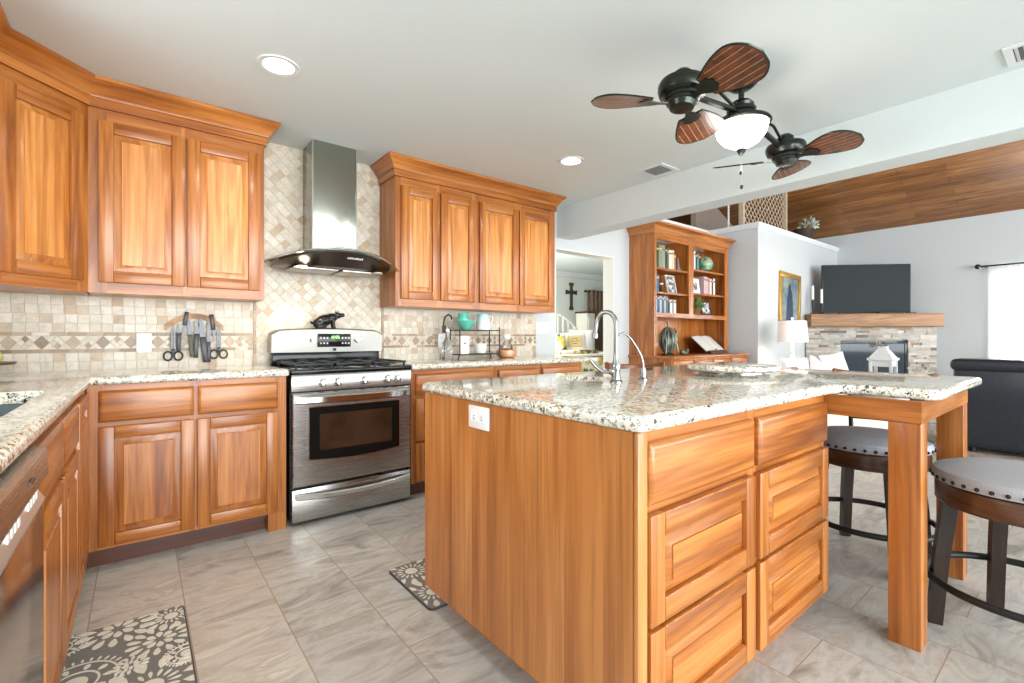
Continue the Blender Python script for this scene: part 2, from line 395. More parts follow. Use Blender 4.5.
# backsplash tiles, each a bevelled slab proud of the grout bed
def clip(poly, x0, x1, z0, z1):
    def cut(P, f):
        out = []
        for i in range(len(P)):
            a, c = P[i], P[(i+1)%len(P)]; fa, fc = f(a), f(c)
            if fa >= 0: out.append(a)
            if (fa >= 0) != (fc >= 0):
                t = fa/(fa-fc); out.append((a[0]+(c[0]-a[0])*t, a[1]+(c[1]-a[1])*t))
        return out
    for f in (lambda p: p[0]-x0, lambda p: x1-p[0], lambda p: p[1]-z0, lambda p: z1-p[1]):
        poly = cut(poly, f)
        if len(poly) < 3: return None
    return poly
def slab(mb, poly, y, th=.003):
    cx = sum(p[0] for p in poly)/len(poly); cz = sum(p[1] for p in poly)/len(poly)
    def inset(d):
        o = []
        for x, z in poly:
            L = math.hypot(x-cx, z-cz); k = max(0, 1-d*1.3/L) if L else 1
            o.append((cx+(x-cx)*k, cz+(z-cz)*k))
        return o
    a, c = inset(.0006), inset(.0015)
    mb.loft([[(x,y,z) for x,z in a], [(x,y-th*.7,z) for x,z in a], [(x,y-th,z) for x,z in c]], True, False)
def rect(x0,x1,z0,z1): return [(x0,z0),(x1,z0),(x1,z1),(x0,z1)]
def splash(b0, b1, x0, x1, z0, z1, y, p=.0505):
    zl = 1.018
    for row in range(2):
        zt = zl - row*p; zb = max(zt-p, z0)
        x = x0 - random.random()*p*.3
        while x < x1:
            q = clip(rect(x, x+p, zb, zt), x0, x1, z0, z1)
            if q: slab(b0, q, y)
            x += p
    for za in (1.018, 1.112):
        x = x0
        while x < x1:
            L = .073
            q = clip(rect(x, min(x+L, x1), za, za+.019), x0, x1, z0, z1)
            if q and x1-x > .01: slab(b1 if random.random() < .72 else b0, q, y)
            x += L
    zc = (1.037+1.112)/2; h = .0375; pitch = .125; x = x0 + .03; k = 0
    while x < x1 + pitch:
        for s, big in ((0, True), (pitch/2, False)):
            c = x + s; w = pitch/4
            if big:
                q = clip([(c-w,zc),(c,zc-h),(c+w,zc),(c,zc+h)], x0, x1, z0, z1)
                if q: slab(b1, q, y)
            else:
                for dx, dz in ((0,.5),(0,-.5),(.5,0),(-.5,0)):
                    q = clip([(c+w*dx-w/2,zc+h*dz),(c+w*dx,zc+h*dz-h/2),(c+w*dx+w/2,zc+h*dz),(c+w*dx,zc+h*dz+h/2)], x0, x1, z0, z1)
                    if q: slab(b1 if dz and random.random()<.7 else b0, q, y)
            for sg in (1, -1):
                c2 = c + pitch/4
                q = clip([(c2-w+.001,zc+sg*h),(c2+w-.001,zc+sg*h),(c2,zc+.002*sg)], x0, x1, z0, z1)
                if q: slab(b0, q, y)
        x += pitch
    z = 1.131
    while z < z1-.005:
        x = x0 - random.random()*p*.3
        while x < x1:
            q = clip(rect(x, x+p, z, min(z+p, z1)), x0, x1, z0, z1)
            if q: slab(b0, q, y)
            x += p
        z += p
def tiled(name, f):
    b0 = MB(); b1 = MB(); f(b0, b1); 
    if len(b1.bm.verts): struct(name+'', b1, TILEB)
    return struct(name, b0, TILE)
b = MB(); b.box(XL, 3.138, YW-.004, YW, .9, 1.36); b.box(.6, 1.52, YW-.0045, YW, .9, ZC); struct('trim_5', b, GROUT)
b0 = MB(); b1 = MB(); splash(b0, b1, XL, .6, .915, 1.345, YW-.004); splash(b0, b1, 1.525, 3.138, .915, 1.345, YW-.004)
def diamonds(b0, x0, x1, z0, z1, y, d=.0365):
    for i in range(int((x1-x0)/d)+3):
        for j in range(int((z1-z0)/d)+3):
            if (i+j) % 2: continue
            cx = x0+(i-1)*d; cz = z0+(j-1)*d
            q = clip([(cx-d,cz),(cx,cz-d),(cx+d,cz),(cx,cz+d)], x0, x1, z0, z1)
            if q: slab(b0, q, y)
diamonds(b0, .622, 1.503, .915, ZC, YW-.0045)
for xx in (.602, 1.505):
    z = .915
    while z < ZC: slab(b1, rect(xx, xx+.018, z, min(z+.073, ZC)), YW-.0045, .006); z += .073
struct('trim_6', b0, TILE); struct('trim_7', b1, TILEB)

# ------------------------------------------------------------------ cabinets
def panel_door(M, parent, x0, x1, z0, z1, y, name='door', horiz=False, sw=.058, th=.02, raised=True, label=None):
    """door facing local -y with its back on y: stiles, rails, recessed raised panel"""
    b = MB(M); yf = y-th; bv = .004
    b.mi = 0; b.box(x0, x0+sw, yf, y, z0, z1, bv); b.box(x1-sw, x1, yf, y, z0, z1, bv)
    b.mi = 1; b.box(x0+sw+.0003, x1-sw-.0003, yf, y, z0, z0+sw, bv); b.box(x0+sw+.0003, x1-sw-.0003, yf, y, z1-sw, z1, bv)
    d = b.build(name, [WV, WH], parent, label)
    p = MB(M); a0, a1, c0, c1 = x0+sw-.002, x1-sw+.002, z0+sw-.002, z1-sw+.002; e = .034
    def rg(i, yy): return [(a0+i,yy,c0+i),(a1-i,yy,c0+i),(a1-i,yy,c1-i),(a0+i,yy,c1-i)]
    p.loft([rg(0,y-.002), rg(0,yf+.016), rg(.007,yf+.016), rg(e,yf+.004), rg(e+.0015,yf+.0005)], True, False)
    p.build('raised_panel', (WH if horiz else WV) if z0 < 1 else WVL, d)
    return d
def slab_front(M, parent, x0, x1, z0, z1, y, name='drawer', th=.02):
    b = MB(M); yf = y-th; e = .012
    def rg(i, yy): return [(x0+i,yy,z0+i),(x1-i,yy,z0+i),(x1-i,yy,z1-i),(x0+i,yy,z1-i)]
    b.loft([rg(0,y), rg(0,yf+.010), rg(.002,yf+.007), rg(e,yf+.001), rg(e+.003,yf)], True, False)
    return b.build(name, WH, parent)
def carcass(M, parent, x0, x1, depth, z0, z1, rails, stiles, toe=True, name='cabinet_body', top=True):
    """box behind the face frame, with stiles (x ranges) and rails (z ranges) of the frame; face of frame on local y=0"""
    b = MB(M); b.mi = 0
    b.box(x0, x0+.018, .019, depth, z0, z1); b.box(x1-.018, x1, .019, depth, z0, z1)
    b.mi = 1; b.box(x0+.0185, x1-.0185, .019, depth, z0, z0+.018)
    if top: b.box(x0+.0185, x1-.0185, .019, depth, z1-.018, z1)
    b.mi = 0; b.box(x0+.0185, x1-.0185, depth-.008, depth, z0+.0185, z1-.0185)
    for a, c in stiles: b.box(a, c, 0, .0188, z0, z1)
    b.mi = 1
    for a, c in rails:
        xs = sorted(stiles)
        for (p, q), (r, s2) in zip(xs[:-1], xs[1:]): b.box(q+.0002, r-.0002, .0005, .0185, a, c)
    o = b.build(name, [WV, WH], parent)
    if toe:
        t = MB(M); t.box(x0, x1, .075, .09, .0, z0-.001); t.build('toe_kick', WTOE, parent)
    return o
YF = 2.945
MBK = T(0, YF, 0)
# back run, left of the stove
c1 = thing('base_cabinet', 'lower cherry cabinet with two drawers over two doors, left of the stove', 'cabinet', (.24, YF+.3, 0))
carcass(MBK, c1, -.19, .668, .6, .10, .878, [(.10,.13),(.675,.705),(.845,.878)], [(-.19,-.13),(.205,.255),(.61,.668)])
slab_front(MBK, c1, -.148, .224, .702, .85, 0); slab_front(MBK, c1, .242, .622, .702, .85, 0)
panel_door(MBK, c1, -.148, .227, .115, .68, 0); panel_door(MBK, c1, .238, .622, .115, .68, 0)
b = MB(MBK); b.box(.575, .668, .0, .06, 0, .0995); b.build('foot_block', WV, c1)
# left run, faces +X : local x -> world Y
XF = -.195
MLR = T(XF, 0, 0) @ RZ(R(90))
c2 = thing('sink_cabinet', 'lower cherry cabinet with two doors under the left sink, beside the dishwasher', 'cabinet', (-.5, 1.95, 0))
carcass(MLR, c2, 1.49, 2.425, .60, .10, .878, [(.10,.13),(.675,.705),(.845,.878)], [(1.49,1.515),(1.94,1.98),(2.39,2.425)], top=False)
slab_front(MLR, c2, 1.50, 1.953, .702, .85, 0, 'false_drawer_front'); slab_front(MLR, c2, 1.967, 2.41, .702, .85, 0, 'false_drawer_front')
panel_door(MLR, c2, 1.50, 1.953, .115, .68, 0); panel_door(MLR, c2, 1.967, 2.41, .115, .68, 0)
c3 = thing('corner_cabinet', 'narrow lower cherry cabinet with one tall door in the inner corner of the counter', 'cabinet', (-.5, 2.7, 0))
carcass(MLR, c3, 2.428, 2.94, .60, .10, .878, [(.10,.13),(.845,.878)], [(2.428,2.455),(2.80,2.94)])
panel_door(MLR, c3, 2.438, 2.82, .115, .85, 0)
# dishwasher
dw = thing('dishwasher', 'stainless dishwasher with a sloping control strip under the left counter', 'dishwasher', (-.5, 1.18, 0))
b = MB(MLR); b.box(.885, 1.483, .0, .58, .08, .868); b.build('tub', BLACKM, dw)
b = MB(MLR); b.box(.887, 1.481, -.028, -.0005, .115, .735, .003); dd = b.build('door', steel('dishwasher_steel', (.55,.52,.49), .16), dw)
b = MB(MLR); b.loft([[(x,-.0005,.79),(x,-.0005,.866),(x,-.006,.866),(x,-.033,.855),(x,-.036,.80),(x,-.03,.79)] for x in (.887,1.481)], True, False); b.build('top_band', STEEL, dw)
b = MB(MLR); b.loft([[(x,-.0005,.737),(x,-.0005,.789),(x,-.006,.789),(x,-.030,.745),(x,-.028,.737)] for x in (.887,1.481)], True, False)
cs = b.build('control_strip', plain('strip_steel', (.62,.60,.57), .3, .9, .03), dw)
for k in range(3):
    for g in range(4):
        b = MB(MLR); x = .95+k*.19+g*.03; b.box(x, x+.02, -.024, -.0155, .757, .775, .001); b.build('button', WHITEP, cs)
b = MB(MLR); b.box(1.25, 1.29, -.0372, -.034, .825, .833); b.build('badge', plain('badge_brown', srgb(90,60,50), .4), dw)
b = MB(MLR); b.box(.89, 1.478, .04, .055, 0, .079); b.build('kick_plate', BLACKM, dw)
# back run, right of the stove
c4 = thing('drawer_cabinet', 'lower cherry cabinet with a stack of drawers just right of the stove', 'cabinet', (1.8, YF+.3, 0))
carcass(MBK, c4, 1.455, 2.155, .6, .10, .878, [(.10,.13),(.37,.40),(.675,.705),(.845,.878)], [(1.455,1.50),(2.12,2.155)])
slab_front(MBK, c4, 1.486, 2.132, .702, .85, 0)
for z0, z1 in ((.39,.68),(.115,.375)): panel_door(MBK, c4, 1.486, 2.132, z0, z1, 0, 'drawer', True)
c5 = thing('base_cabinet', 'middle one of the three lower cabinets right of the stove, mostly hidden by the island', 'cabinet', (2.4, YF+.3, 0))
carcass(MBK, c5, 2.158, 2.63, .6, .10, .878, [(.10,.13),(.675,.705),(.845,.878)], [(2.158,2.19),(2.60,2.63)])
slab_front(MBK, c5, 2.195, 2.612, .702, .85, 0); panel_door(MBK, c5, 2.195, 2.612, .115, .68, 0)
c6 = thing('base_cabinet', 'last lower cabinet of the back wall, at the end beside the bedroom opening', 'cabinet', (2.9, YF+.3, 0))
carcass(MBK, c6, 2.633, 3.13, .6, .10, .878, [(.10,.13),(.675,.705),(.845,.878)], [(2.633,2.66),(3.08,3.13)])
slab_front(MBK, c6, 2.652, 3.09, .702, .85, 0); panel_door(MBK, c6, 2.652, 3.09, .115, .68, 0)

# granite tops, bullnose edge
ct = MB()
# left L-shaped top with sink cut-out, made as one outline
L = [(-.17, .80), (-.17, 2.915), (.678, 2.915), (.678, YW-.012), (XL+.002, YW-.012), (XL+.002, .80)]
def holed(mb, outer, hole, z0, z1):
    bm = mb.bm
    def ring(P, z): return [bm.verts.new((x,y,z)) for x,y in P]
    for z in (z0, z1):
        pass
    ot, ob = ring(outer, z1), ring(outer, z0); ht, hb = ring(hole, z1), ring(hole, z0)
    def side(a, c):
        for i in range(len(a)): bm.faces.new((a[i], a[(i+1)%len(a)], c[(i+1)%len(a)], c[i]))
    side(ot, ob); side(ht, hb)
    for o, h in ((ot, ht), (ob, hb)):
        es = [bm.edges.get((o[i], o[(i+1)%len(o)])) for i in range(len(o))] + [bm.edges.get((h[i], h[(i+1)%len(h)])) for i in range(len(h))]
        bmesh.ops.triangle_fill(bm, use_beauty=True, use_dissolve=True, edges=es)
def rrect(x0,x1,y0,y1,r,n=5):
    P = []
    for cx, cy, a0 in ((x1-r,y0+r,-90),(x1-r,y1-r,0),(x0+r,y1-r,90),(x0+r,y0+r,180)):
        for i in range(n+1):
            a = R(a0+90*i/n); P.append((cx+r*math.cos(a), cy+r*math.sin(a)))
    return P
def bullnose_edges(bm, z0, z1, keep, w=.0165):
    bmesh.ops.recalc_face_normals(bm, faces=bm.faces[:])
    E = []
    for e in bm.edges:
        if len(e.link_faces) != 2: continue
        a, c = e.verts
        if abs(a.co.z-c.co.z) < 1e-5 and e.calc_face_angle(0) > 1.2 and keep((a.co+c.co)/2): E.append(e)
    bmesh.ops.bevel(bm, geom=E, offset=w, segments=4, affect='EDGES', profile=.5)
holed(ct, L, rrect(-.70, -.25, 1.56, 2.30, .05), .879, .919)
bullnose_edges(ct.bm, .879, .919, lambda c: (c.x > -.19 and c.y < YW-.05))
ct.build('countertop', GRAN, None, 'speckled granite countertop of the left corner run with a sink cut into it', 'countertop')
ct = MB(); ct.prism([(1.452,2.915),(3.34,2.915),(3.34,YW-.012),(1.452,YW-.012)], .879, .919); 
bullnose_edges(ct.bm, .879, .919, lambda c: c.y < YW-.05 and c.x > 1.46)
ct.build('countertop', GRAN, None, 'granite countertop right of the stove, under the rack with the teal pitchers', 'countertop')
# left sink
b = MB(); sk = thing('kitchen_sink', 'dark undermount sink bowl set into the left granite counter', 'sink', (-.475, 1.93, .70))
P0 = rrect(-.70,-.25,1.56,2.30,.05); P1 = rrect(-.68,-.27,1.58,2.28,.06)
o2 = rrect(-.715,-.235,1.545,2.315,.06)
b.loft([[(x,y,.877) for x,y in o2],[(x,y,.877) for x,y in P0],[(x,y,.72) for x,y in P1],[(x*.9-.0475,y*.9+.193,.70) for x,y in P1]], False)
Pb = [(x*.9-.0475,y*.9+.193,.70) for x,y in P1]; b.add(Pb, [tuple(range(len(Pb)))])
b.build('bowl', plain('dark_composite', srgb(70,84,86), .35, 0, .05), sk)
b = MB(); b.lathe([(.045,0),(.045,.004),(.03,.005)], (-.475,1.93,.701)); b.build('drain', CHROME, sk)

# wall cabinets
ZU0, ZU1 = 1.337, 2.30; YU = 3.27
MU = T(0, YU, 0)
def upper(label, x0, x1, doors, st, M=MU, depth=.295, loc=None):
    t = thing('wall_cabinet', label, 'cabinet', loc or ((x0+x1)/2, YU+.15, ZU0))
    carcass(M, t, x0, x1, depth, ZU0, ZU1, [(ZU0,ZU0+.06),(ZU1-.06,ZU1)], st, toe=False)
    for a, c in doors: panel_door(M, t, a, c, 1.392, 2.238, 0, sw=.062)
    return t
upper('wall cabinet with two doors left of the range hood', -.205, .615, [(-.165,.208),(.217,.588)], [(-.205,-.13),(.19,.235),(.56,.615)])
upper('wall cabinet right beside the range hood, nearer one of the right-hand pair', 1.49, 2.218, [(1.53,1.855),(1.868,2.19)], [(1.49,1.55),(1.84,1.885),(2.17,2.218)])
upper('wall cabinet above the counter end, next to the bedroom opening', 2.2195, 3.112, [(2.237,2.655),(2.668,3.085)], [(2.2195,2.26),(2.64,2.69),(3.06,3.112)])
MD = T(-.51, 2.965, 0) @ RZ(R(45))
t = thing('wall_cabinet', 'angled corner wall cabinet with a single door at the left', 'cabinet', (-.5, 3.25, ZU0))
Ld = .4313
b = MB(); b.prism([(-.5,2.985),(-.215,3.272),(-.215,YW-.006),(XL+.003,YW-.006),(XL+.003,2.985)], ZU0, ZU1); b.build('cabinet_body', WV, t)
b = MB(MD); 
for a, c in ((.0,.055),(Ld-.055,Ld)): b.box(a, c, 0, .012, ZU0, ZU1)
b.mi = 1
for a, c in ((ZU0,ZU0+.06),(ZU1-.06,ZU1)): b.box(.0552, Ld-.0552, .0005, .012, a, c)
b.build('face_frame', [WV, WH], t)
panel_door(MD, t, .035, Ld-.035, 1.392, 2.238, 0, sw=.062)
t = thing('wall_cabinet', 'wall cabinet on the left wall above the sink, at the edge of the photo', 'cabinet', (-.66, 2.5, ZU0))
MW2 = T(-.51, 0, 0) @ RZ(R(90))
carcass(MW2, t, 2.35, 2.955, .30, ZU0, ZU1, [(ZU0,ZU0+.06),(ZU1-.06,ZU1)], [(2.35,2.40),(2.90,2.955)], toe=False)
panel_door(MW2, t, 2.38, 2.93, 1.392, 2.238, 0)
CRN = [(0,2.302),(.014,2.302),(.014,2.345),(.022,2.350),(.024,2.358),(.034,2.372),(.052,2.402),(.066,2.412),(.072,2.416),(.078,2.422),(.078,2.4385),(0,2.4385)]
b = MB(); b.sweep([(-.51,2.35),(-.51,2.965),(-.205,3.27),(.615,3.27),(.615,YW-.014)], CRN)
b.build('crown_molding', WH, None, 'cherry crown molding over the left wall cabinets, up against the ceiling', 'molding')
b = MB(); b.sweep([(1.49,YW-.014),(1.49,3.27),(3.112,3.27),(3.112,YW-.002)], CRN)
b.build('crown_molding', WH, None, 'cherry crown molding over the wall cabinets right of the hood', 'molding')
# ------------------------------------------------------------------ stove
st = thing('gas_range', 'stainless steel gas stove with a wide oven window between the lower cabinets', 'stove', (1.064, 3.22, 0))
x0, x1 = .690, 1.440; yf = 2.925
b = MB(); b.box(x0, x1, yf+.03, 3.52, .03, .90); 
for xx in (x0+.05, x1-.05):
    for yy in (3.0, 3.45): b.cyl((xx,yy,0),(xx,yy,.03),.015)
b.build('body', BLACKM, st)
b = MB(); b.box(x0-.002, x1+.002, yf-.01, 3.52, .885, .914, .006); b.build('cooktop', BLACKG, st)
b = MB(); b.loft([[(x,yf+.028,.785),(x,yf+.028,.884),(x,yf-.006,.884),(x,yf-.012,.872),(x,yf-.006,.787)] for x in (x0,x1)], True, False)
cp = b.build('control_panel', STEEL, st)
for xx in (.865, .955, 1.12, 1.275, 1.345):
    k = MB(); k.lathe([(.026,0),(.026,.006),(.022,.009),(.020,.028),(.016,.032)], (xx, yf-.010, .832), 20, (0,-1,.08)); k.box(xx-.005,xx+.005,yf-.055,yf-.035,.812,.852,.002)
    k.build('knob', CHROME, cp)
b = MB(); b.loft([[(x0+.003,yf+.028,.228),(x1-.003,yf+.028,.228),(x1-.003,yf+.028,.778),(x0+.003,yf+.028,.778)],
   [(x0+.003,yf-.006,.228),(x1-.003,yf-.006,.228),(x1-.003,yf-.006,.778),(x0+.003,yf-.006,.778)],
   [(x0+.01,yf-.012,.235),(x1-.01,yf-.012,.235),(x1-.01,yf-.012,.771),(x0+.01,yf-.012,.771)]], True, False)
od = b.build('oven_door', STEEL, st)
def winpoly(i):
    P = [(.785+i,.385+i*.9)]
    for k in range(1,10): P.append((.785+i+(1.352-.785-2*i)*k/10, .385+i-.018*math.sin(PI*k/10)))
    return P+[(1.352-i,.385+i*.9),(1.352-i,.69-i),(.785+i,.69-i)]
b = MB(T(0,yf-.0125,0)@RX(R(90))); b.prism(winpoly(-.006), 0, .002); b.build('window_trim', CHROME, od)
b = MB(T(0,yf-.0145,0)@RX(R(90))); b.prism(winpoly(0), 0, .003); b.build('oven_window', BLACKG, od)
b = MB(T(0,yf-.0176,0)@RX(R(90))); b.prism([(.845,.43),(1.30,.43),(1.30,.645),(.845,.645)], 0, .0012); b.build('window_glass', plain('oven_glass_brown', (.05,.026,.014), .05, 0, .3, 6), od)
def bow_handle(z, h, parent, sag, name='handle'):
    n = 14; rings = []
    for i in range(n+1):
        s = i/n; x = x0+.02+(x1-x0-.04)*s; d = .018+.038*math.sin(PI*s)**.7; zz = z-sag*math.sin(PI*s)
        y = yf-.012-d
        rings.append([(x,y,zz-h/2),(x,y-.008,zz-h/2+.006),(x,y-.010,zz+h/2-.008),(x,y-.002,zz+h/2),(x,y+.012,zz+h/2-.004),(x,y+.012,zz-h/2+.002)])
    m = MB(); m.loft(rings, True, False)
    for x in (x0+.03, x1-.03): m.box(x-.012,x+.012,yf-.035,yf-.011,z-h/2+.004,z+h/2-.004,.003)
    return m.build(name, CHROME, parent)
bow_handle(.738, .045, od, 0)
b = MB(); b.box(x0+.003,x1-.003,yf-.008,yf+.028,.025,.214,.004); sd = b.build('storage_drawer', STEEL, st)
bow_handle(.178, .036, sd, .012)
# grates and burners
for gx in (.715, .955, 1.195):
    g = MB(); w = .225; y0g, y1g = 2.95, 3.42; z = .945
    for yy in (y0g, (y0g+y1g)/2, y1g): g.box(gx, gx+w, yy-.006, yy+.006, z-.012, z, .002)
    for xx in (gx+.006, gx+w/2, gx+w-.006): g.box(xx-.006, xx+.006, y0g, y1g, z-.013, z+.001, .002)
    for xx in (gx+.01, gx+w-.01):
        for yy in (y0g+.01, y1g-.01): g.cyl((xx,yy,.9145),(xx,yy,z-.012),.007)
    g.build('grate', BLACKM, st)
for bx, by in ((.83,3.06),(.83,3.32),(1.065,3.19),(1.305,3.06),(1.305,3.32)):
    g = MB(); g.lathe([(.05,0),(.05,.006),(.036,.008),(.036,.016),(.03,.018)], (bx,by,.9145)); g.build('burner', BLACKM, st)
# back guard
b = MB(); b.box(x0+.005,x1-.005,3.44,3.52,.9145,1.0,.004); b.build('backguard_base', BLACKG, st)
b = MB()
top = []
n = 16
prof = []
for i in range(n+1):
    s = i/n; x = x0-.005+(x1-x0+.01)*s; z = 1.150+.018*math.sin(PI*s)**.8 - (.022 if i in (0,n) else 0)
    prof.append((x, z))
def bgz(x, y): return y
rings = []
for y, dz in ((3.525, 0), (3.42, 0), (3.405, -.010)):
    rings.append([(x, y, z+dz) for x, z in prof]+[(x1+.005, y+(.012 if y < 3.5 else 0), 1.0), (x0-.005, y+(.012 if y < 3.5 else 0), 1.0)])
b.loft(rings, True, False); bg = b.build('backguard', steel('backguard_steel', (.36,.35,.32), .36), st)
MG = T(0,3.4045,0)
b = MB(MG); b.box(.975,1.205,-.004,.006,1.035,1.128,.002); ds = b.build('display', BLACKG, bg)
GRN = emit('green_digits', (.35,.95,.2), 2.2); GREY = plain('key_print', srgb(200,200,200), .5)
segs = {'1':'bc','2':'abged','0':'abcdef','5':'afgcd'}
def digit(mb, ch, x, z, w, h):
    t_ = w*.22
    R_ = {'a':(x,x+w,z+h-t_,z+h),'d':(x,x+w,z,z+t_),'g':(x,x+w,z+h/2-t_/2,z+h/2+t_/2),'b':(x+w-t_,x+w,z+h/2,z+h),'c':(x+w-t_,x+w,z,z+h/2),'f':(x,x+t_,z+h/2,z+h),'e':(x,x+t_,z,z+h/2)}
    for s in segs[ch]: a=R_[s]; mb.box(a[0],a[1],-.0052,-.0042,a[2],a[3])
b = MB(MG); digit(b,'1',1.062,1.095,.010,.018); digit(b,'2',1.077,1.095,.010,.018); digit(b,'0',1.098,1.095,.010,.018); digit(b,'5',1.113,1.095,.010,.018); b.box(1.091,1.094,-.0052,-.0042,1.099,1.102); b.box(1.091,1.094,-.0052,-.0042,1.106,1.109)
b.build('clock_digits', GRN, ds)
for i in range(3):
    for j in range(2):
        for sx in (.99, 1.14):
            b = MB(MG); x = sx+i*.022; z = 1.056+j*.037; b.box(x,x+.011,-.005,-.0042,z,z+.011); b.build('key', GREY, ds)
b = MB(MG); b.lathe([(.024,0),(.022,.02),(.018,.024)], (1.255,.004,1.09), 20, (0,-1,0)); b.build('knob', CHROME, bg)
b = MB(MG); b.box(.925,.933,-.002,.006,1.07,1.092); b.build('indicator', BLACKG, bg)
b = MB(MG); b.box(1.082,1.102,-.003,.008,1.008,1.026,.001); b.build('badge', BLACKG, bg)
# pig
b = MB(T(1.045,3.465,1.166) @ RZ(R(0)))
b.ball((-.01,0,.055),.068,.040,.042, M=RY(R(-22))); b.ball((-.045,0,.035),.042,.038,.036); b.ball((.045,0,.078),.040,.032,.032)
b.ball((.085,0,.095),.028,.024,.024); b.lathe([(.017,0),(.014,.03),(.015,.034)], (.10,0,.096), 14, (1,0,.1))
for sy in (-1,1):
    b.cyl((.05,sy*.018,.06),(.055,sy*.018,.0),.013,.009); b.ball((.06,sy*.018,.005),.012,.009,.006)
    b.ball((-.03,sy*.024,.012),.034,.014,.013); b.lathe([(.012,0),(.003,.03)], (.075,sy*.018,.108), 10, (.35,sy*.4,1), sx=.5)
b.tube([(-.085,0,.03),(-.098,.004,.035),(-.102,0,.045),(-.095,-.004,.048),(-.092,0,.04)], .004, 8)
b.build('pig_figurine', plain('dark_pewter', (.03,.028,.026), .25, .6, .4, 20), None, 'small dark sitting pig figurine on top of the stove back', 'figurine', remesh=.0035)

# ------------------------------------------------------------------ range hood
hd = thing('range_hood', 'stainless chimney hood with a curved glass canopy over the stove', 'range hood', (1.066, 3.3, 1.53))
b = MB(); b.box(.917,1.215,3.315,YW-.014,1.66,ZC-.001,.004); b.build('chimney', CHIM, hd)
for xx in (.917, 1.215):
    b = MB(); b.box(xx-.004, xx+.004, 3.311, 3.319, 1.66, ZC-.0012); b.build('corner_strip', CHROME, hd)
def hz(s): return 1.672-.085*abs(s)**2.0     # glass height across
cx = 1.066; hw = .432
def hood_rings(yb, fy, zoff, th, n=20, k=1.0):
    rings = []
    for i in range(n+1):
        s = -1+2*i/n; x = cx+hw*k*s; y = fy(s); z = hz(s*k)+zoff
        rings.append([(x,yb,z),(x,y,z),(x,y-.003,z+th/2),(x,y,z+th),(x,yb,z+th)])
    return rings
b = MB(); b.loft(hood_rings(3.50, lambda s: 3.24-.20*(1-s*s), 0, .007), True, False); b.build('glass_canopy', glass('smoked_glass', (.55,.6,.58), .03), hd)
b = MB(); b.tube([(cx+hw*s, 3.24-.20*(1-s*s)-.002, hz(s)+.0035) for s in [ -1+2*i/24 for i in range(25)]], .0065, 8); b.build('canopy_rim', CHROME, hd)
b = MB(); n = 20; rings = []
for i in range(n+1):
    s = -1+2*i/n; x = cx+.37*s; yfr = 3.245-.17*(1-s*s); zt = hz(s*.86)-.002; zb = 1.560+.008*s*s
    zb = min(zb, zt-.025)
    rings.append([(x,3.5,zb+.008),(x,yfr+.085,zb),(x,yfr+.062,zb+.006),(x,yfr+.004,zt-.014),(x,yfr+.006,zt),(x,3.5,zt)])
b.loft(rings, True, False); hb = b.build('hood_body', plain('hood_steel_dark', (.15,.135,.12), .28, 1.0, .1, 5), hd)
for sgn in (-1, 1):
    b = MB(); b.box(cx+sgn*.155-.14, cx+sgn*.155+.14, 3.20, 3.44, 1.548, 1.5585, .002); f = b.build('grease_filter', plain('filter_mesh', (.45,.43,.40), .4, 1.0, .3, 200), hd)
BULB = emit('hood_bulb', (1,.86,.62), 14)
for xx, m in ((cx-.25, BULB), (cx+.25, plain('bulb_off', srgb(190,186,178), .3))):
    b = MB(); b.lathe([(.03,0),(.03,.008)], (xx,3.178,1.5485), 20); b.build('hood_light', m, hd)
b = MB()
for k in range(8): b.box(cx+.01+k*.0135, cx+.018+k*.0135, 3.094, 3.112, 1.618, 1.618+(.012 if k%3 else .009))
b.build('maker_mark', plain('mark_print', srgb(200,200,198), .4), hb)
lamp('hood_lamp', 'SPOT', (cx-.25, 3.195, 1.542), 9, (1,.84,.62), (0,0,0), .03, spot=R(140))

# ------------------------------------------------------------------ island
isl = thing('kitchen_island', 'large cherry wood kitchen island with six drawers and a bar end on two posts', 'island', (1.6, 1.2, 0))
b = MB()     # end panel made of glued boards
ys = [.70,.79,.93,1.02,1.17,1.30,1.39,1.52,1.63,1.735]
for a, c in zip(ys[:-1], ys[1:]): b.box(.920,.940,a+.00005,c-.00005,.09,.878)
b.build('end_panel', WPN, isl)
b = MB(); b.box(.921,.960,.684,.6995,.09,.878,.005); b.build('corner_post', WPN, isl)
b = MB(); b.box(.9405,2.14,.72,1.715,.09,.878); b.box(1.0,2.08,.78,1.66,0,.0895); b.build('island_body', WV, isl)
MI = T(0,.7,0)
b = MB(MI); b.mi = 0
for a, c in ((.9602,.985),(1.495,1.555),(2.105,2.14)): b.box(a,c,0,.0195,.09,.878)
b.mi = 1
for a, c in ((.09,.125),(.385,.41),(.665,.70),(.84,.878)):
    for p, q in ((.985,1.495),(1.555,2.105)): b.box(p+.0002,q-.0002,.0005,.019,a,c)
b.build('face_frame', [WV, WH], isl)
for a, c in ((.964,1.51),(1.54,2.128)):
    slab_front(MI, isl, a, c, .695, .848, 0, 'drawer', .022)
    for z0, z1 in ((.40,.672),(.108,.388)): panel_door(MI, isl, a, c, z0, z1, 0, 'drawer', True, .06, .022)
b = MB(); b.box(2.1405,2.165,.4,.72,.80,.878); b.box(2.1655,3.02,.4,.422,.80,.878); b.box(2.995,3.02,.4225,1.70,.80,.878); b.build('apron', WH, isl)
for xx in (2.142, 2.928):
    b = MB(); b.box(xx,xx+.098,.4225 if False else .402,.495,0,.799,.003); b.build('post', WV, isl)
def iso_outline():
    return [(.905+.03,.665),(2.12,.665),(2.165,.64),(2.185,.60),(2.185,.40),(2.20,.37),(2.23,.355),(3.04,.355),(3.07,.385),(3.07,1.74),(3.05,1.76),(.935,1.76),(.905,1.73),(.905,.695),(.912,.675)]
b = MB(); SKC = (1.575,1.43); SKR = .125
